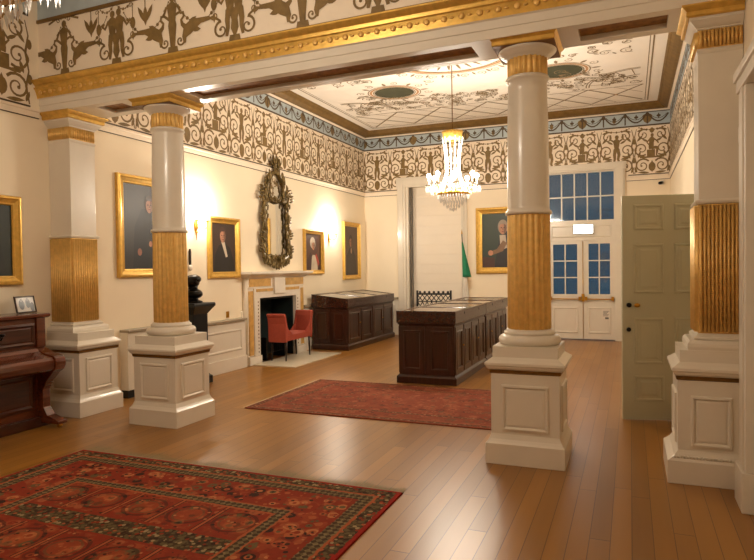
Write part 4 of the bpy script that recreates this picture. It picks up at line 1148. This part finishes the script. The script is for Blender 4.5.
b.ell((.07, .0, .3), (.012, .02, .028), 8, 6); b.ell((-.07, 0, .3), (.012, .02, .028), 8, 6); b.ell((0, -.07, .245), (.035, .03, .025), 8, 6)
b.build('head_and_shoulders', 'bronze', t)

def cover(label, y0, y1, h):
    t = thing('radiator_cover', label, 'radiator cover', (XW+.002, (y0+y1)/2, 0), LW, 'white panelled covers along the left wall')
    w = (y1-y0)/2
    b = MB()
    if y0 > 6.5:
        b.box(-w, w, -.11, 0, .2, h); b.box(-w, w, -.135, 0, 0, .2); b.mitre(lambda u, v, d: (u, -.11-d, v), -w+.1, w-.1, .3, h-.12, [(0, 0), (.015, .014), (.03, .014), (.045, 0)])
    else:
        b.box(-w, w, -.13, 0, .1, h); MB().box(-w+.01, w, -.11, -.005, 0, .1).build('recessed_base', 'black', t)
    b.build('panelled_front', 'white', t, bevel=.003)
    MB().box(-w, w, -.15, 0, h, h+.035).build('ledge', 'dado_ledge', t, bevel=.004)
    if y0 < 6.5:
        g = MB()
        for k in range(5): g.box(-w+.1, -w+.3, -.136, -.13, .14+k*.022, .15+k*.022)
        g.build('vent_grille', 'steel', t)
    return t
cover('white panelled cover behind the left round column with small vent', 5.9, 6.74, .82)
cover('white panelled cover with grey ledge between bust and fireplace', 7.24, 8.47, .77)
tag(MB().box(0, .012, -.035, .035, -.05, .05).build('socket_plate', 'brass', None, (XW, 8.14, .88), 0, .003), 'small brass socket plate above the panelled cover', 'socket')
tag(MB().lathe([(.02, 0), (.022, .01), (.015, .06), (.02, .1), (.008, .11)], 14).build('small_jar', 'candle', None, (XW+.08, 8.42, .805)), 'small pale jar on the grey ledge beside the fireplace', 'jar')
t = thing('barometer', 'slim dark wall instrument with round pale dial beside the left column', 'barometer', (XW, 7.25, 1.6), LW)
MB().extr([(-.008, .05), (.008, .05), (.014, .26), (0, .3), (-.014, .26)], FR, 0, .03).build('case', 'legs', t)
MB().ell((0, -.02, .03), (.045, .02, .045), 16, 8).build('dial', 'paper', t)
t = thing('bottle', 'small dark bottle with white label by the red seat', 'bottle', (XW+.14, 10.6, .88)) if False else None

# ------------------------------------------------------------------ furled flag, lattice settee behind
t = thing('furled_flag', 'furled green and white flag on a slim pole before the shuttered window', 'flag', (-3.3, 13.15, 0))
MB().lathe([(.14, 0), (.14, .02), (.04, .05), (.02, .1), (.018, .12)], 20).build('stand', 'brass', t)
MB().tube([(0, 0, .02), (-.09, 0, 2.3)], .011, 8).build('pole', 'legs', t)
MB().lathe([(.004, 2.28), (.018, 2.31), (.012, 2.34), (.002, 2.4)], 10, 0, (-.09, 0, 0)).build('finial', 'brass', t)
def drape(name, m, z0, z1, x0, x1, r0, r1, ph):
    b = MB(); n = 18; vs = []; fs = []; K = 14
    for k in range(K+1):
        q = k/K; z = z0+(z1-z0)*q; r = r0+(r1-r0)*q; cx = x0+(x1-x0)*q
        for i in range(n):
            a = 2*PI*i/n; w = r*(1+.28*math.sin(5*a+ph+q*2)); vs.append((cx+w*math.cos(a), w*.8*math.sin(a), z))
    for k in range(K):
        for i in range(n): a = k*n+i; c = k*n+(i+1) % n; fs.append((a, c, c+n, a+n))
    fs.append(tuple(range(n))); fs.append(tuple(K*n+i for i in range(n-1, -1, -1)))
    b.add(vs, fs, 0, True); b.build(name, m, t)
drape('green_cloth', 'green_flag', 2.12, 1.36, -.085, .01, .012, .08, 0); drape('white_cloth', 'white_flag', 1.6, .7, -.05, .0, .03, .08, 1.5)

def lattice():
    t = thing('lattice_settee', 'black lattice back settee seen over the display cases before the shuttered window', 'settee', (-4.08, 13.1, -.0))
    b = MB(); b.box(-.42, .42, -.22, .2, .42, .46); b.build('seat', 'iron', t, bevel=.01)
    for x in (-.39, .39):
        for y in (-.19, .18):
            MB().box(x-.02, x+.02, y-.02, y+.02, 0, .42 if y < 0 else 1.06).build('leg', 'iron', t, bevel=.003)
    b = MB(); b.box(-.4, .4, .165, .195, .96, 1.0); b.box(-.4, .4, .165, .195, .58, .61); b.box(-.4, .4, .165, .195, .8, .82)
    n = 7
    for i in range(n):
        x0 = -.38+.76*i/n; x1 = -.38+.76*(i+1)/n
        for za, zb in ((.61, .8), (.82, .96)):
            b.tube([(x0, .18, za), (x1, .18, zb)], .011, 6); b.tube([(x0, .18, zb), (x1, .18, za)], .011, 6)
        b.ell(((x0+x1)/2, .18, 1.02), (.03, .015, .03), 8, 6)
    b.build('lattice_back', 'iron', t)
lattice()

# ------------------------------------------------------------------ rugs
def rug(label, x0, x1, y0, y1, kind, fringes):
    hx, hy = (x1-x0)/2, (y1-y0)/2
    t = thing('rug', label, 'rug', ((x0+x1)/2, (y0+y1)/2, 0.001))
    b = MB().rects([(-hx, hx, -hy, hy, 0), (-hx, hx, -hy, hy, .008), (-hx+.006, hx-.006, -hy+.006, hy-.006, .012)]); b.build('pile', mk_rug('rug_weave_%d' % kind, hx, hy, kind), t)
    if 'y' in fringes:
        b = MB(); q = random.Random(5); n = 330
        for s in (1, -1):
            for i in range(n):
                x = -hx+2*hx*(i+.5)/n+q.uniform(-.003, .003); L = q.uniform(.09, .15) * (1.2 if (i // 23) % 3 == 0 else .8); dx = q.uniform(-.012, .012)
                b.add([(x-.003, s*(hy-.002), .006), (x+.003, s*(hy-.002), .006), (x+dx+.002, s*(hy+L), .002), (x+dx-.002, s*(hy+L), .002)], [(0, 1, 2, 3)])
        f = b.build('fringe', 'fringe', t); f['kind'] = 'stuff'
    if 'x' in fringes:
        b = MB(); q = random.Random(6); n = 220
        for s in (1, -1):
            for i in range(n):
                y = -hy+2*hy*(i+.5)/n; L = q.uniform(.03, .06)
                b.add([(s*(hx-.002), y-.003, .006), (s*(hx-.002), y+.003, .006), (s*(hx+L), y+.004, .002), (s*(hx+L), y-.002, .002)], [(0, 1, 2, 3)])
        f = b.build('fringe', 'fringe_pale', t); f['kind'] = 'stuff'
rug('large red patterned rug with fringe in the foreground', -4.51, -1.49, .6, 4.05, 1, 'y')
rug('red rug on the floor in front of the mid floor display cases', -4.1, -.9, 5.93, 7.8, 2, 'x')

# ------------------------------------------------------------------ camera, world, view
cam = bpy.data.cameras.new('camera'); co = bpy.data.objects.new('camera', cam); COL.objects.link(co); sc.camera = co
F, YAW, PIT, ROL = 616.7956559806086, math.radians(22.3331185), math.radians(-1.19588046), math.radians(-.76829572)
cam.sensor_width = 36; cam.sensor_fit = 'HORIZONTAL'; cam.lens = F/754*36; cam.clip_start = .05
fw = Vector((-math.sin(YAW)*math.cos(PIT), math.cos(YAW)*math.cos(PIT), math.sin(PIT)))
r0 = Vector((math.cos(YAW), math.sin(YAW), 0)); u0 = r0.cross(fw)
rr = r0*math.cos(ROL)+u0*math.sin(ROL); uu = -r0*math.sin(ROL)+u0*math.cos(ROL)
mw = Matrix(((rr.x, uu.x, -fw.x, 0), (rr.y, uu.y, -fw.y, 0), (rr.z, uu.z, -fw.z, 1.6), (0, 0, 0, 1)))
co.matrix_world = mw

w = bpy.data.worlds.new('dusk'); sc.world = w; w.use_nodes = True
bg = w.node_tree.nodes['Background']; bg.inputs[0].default_value = lin((36, 82, 104)); bg.inputs[1].default_value = .62
vs = sc.view_settings
vs.view_transform = 'Standard'; vs.look = 'None'; vs.gamma = 1; vs.use_curve_mapping = False; vs.exposure = 0.5
sc.cycles.use_denoising = True; sc.cycles.caustics_reflective = False; sc.cycles.caustics_refractive = False; sc.cycles.blur_glossy = 1.0
sc.cycles.max_bounces = 10; sc.cycles.diffuse_bounces = 6; sc.cycles.glossy_bounces = 4; sc.cycles.transparent_max_bounces = 24
sc.cycles.sample_clamp_indirect = 3.0
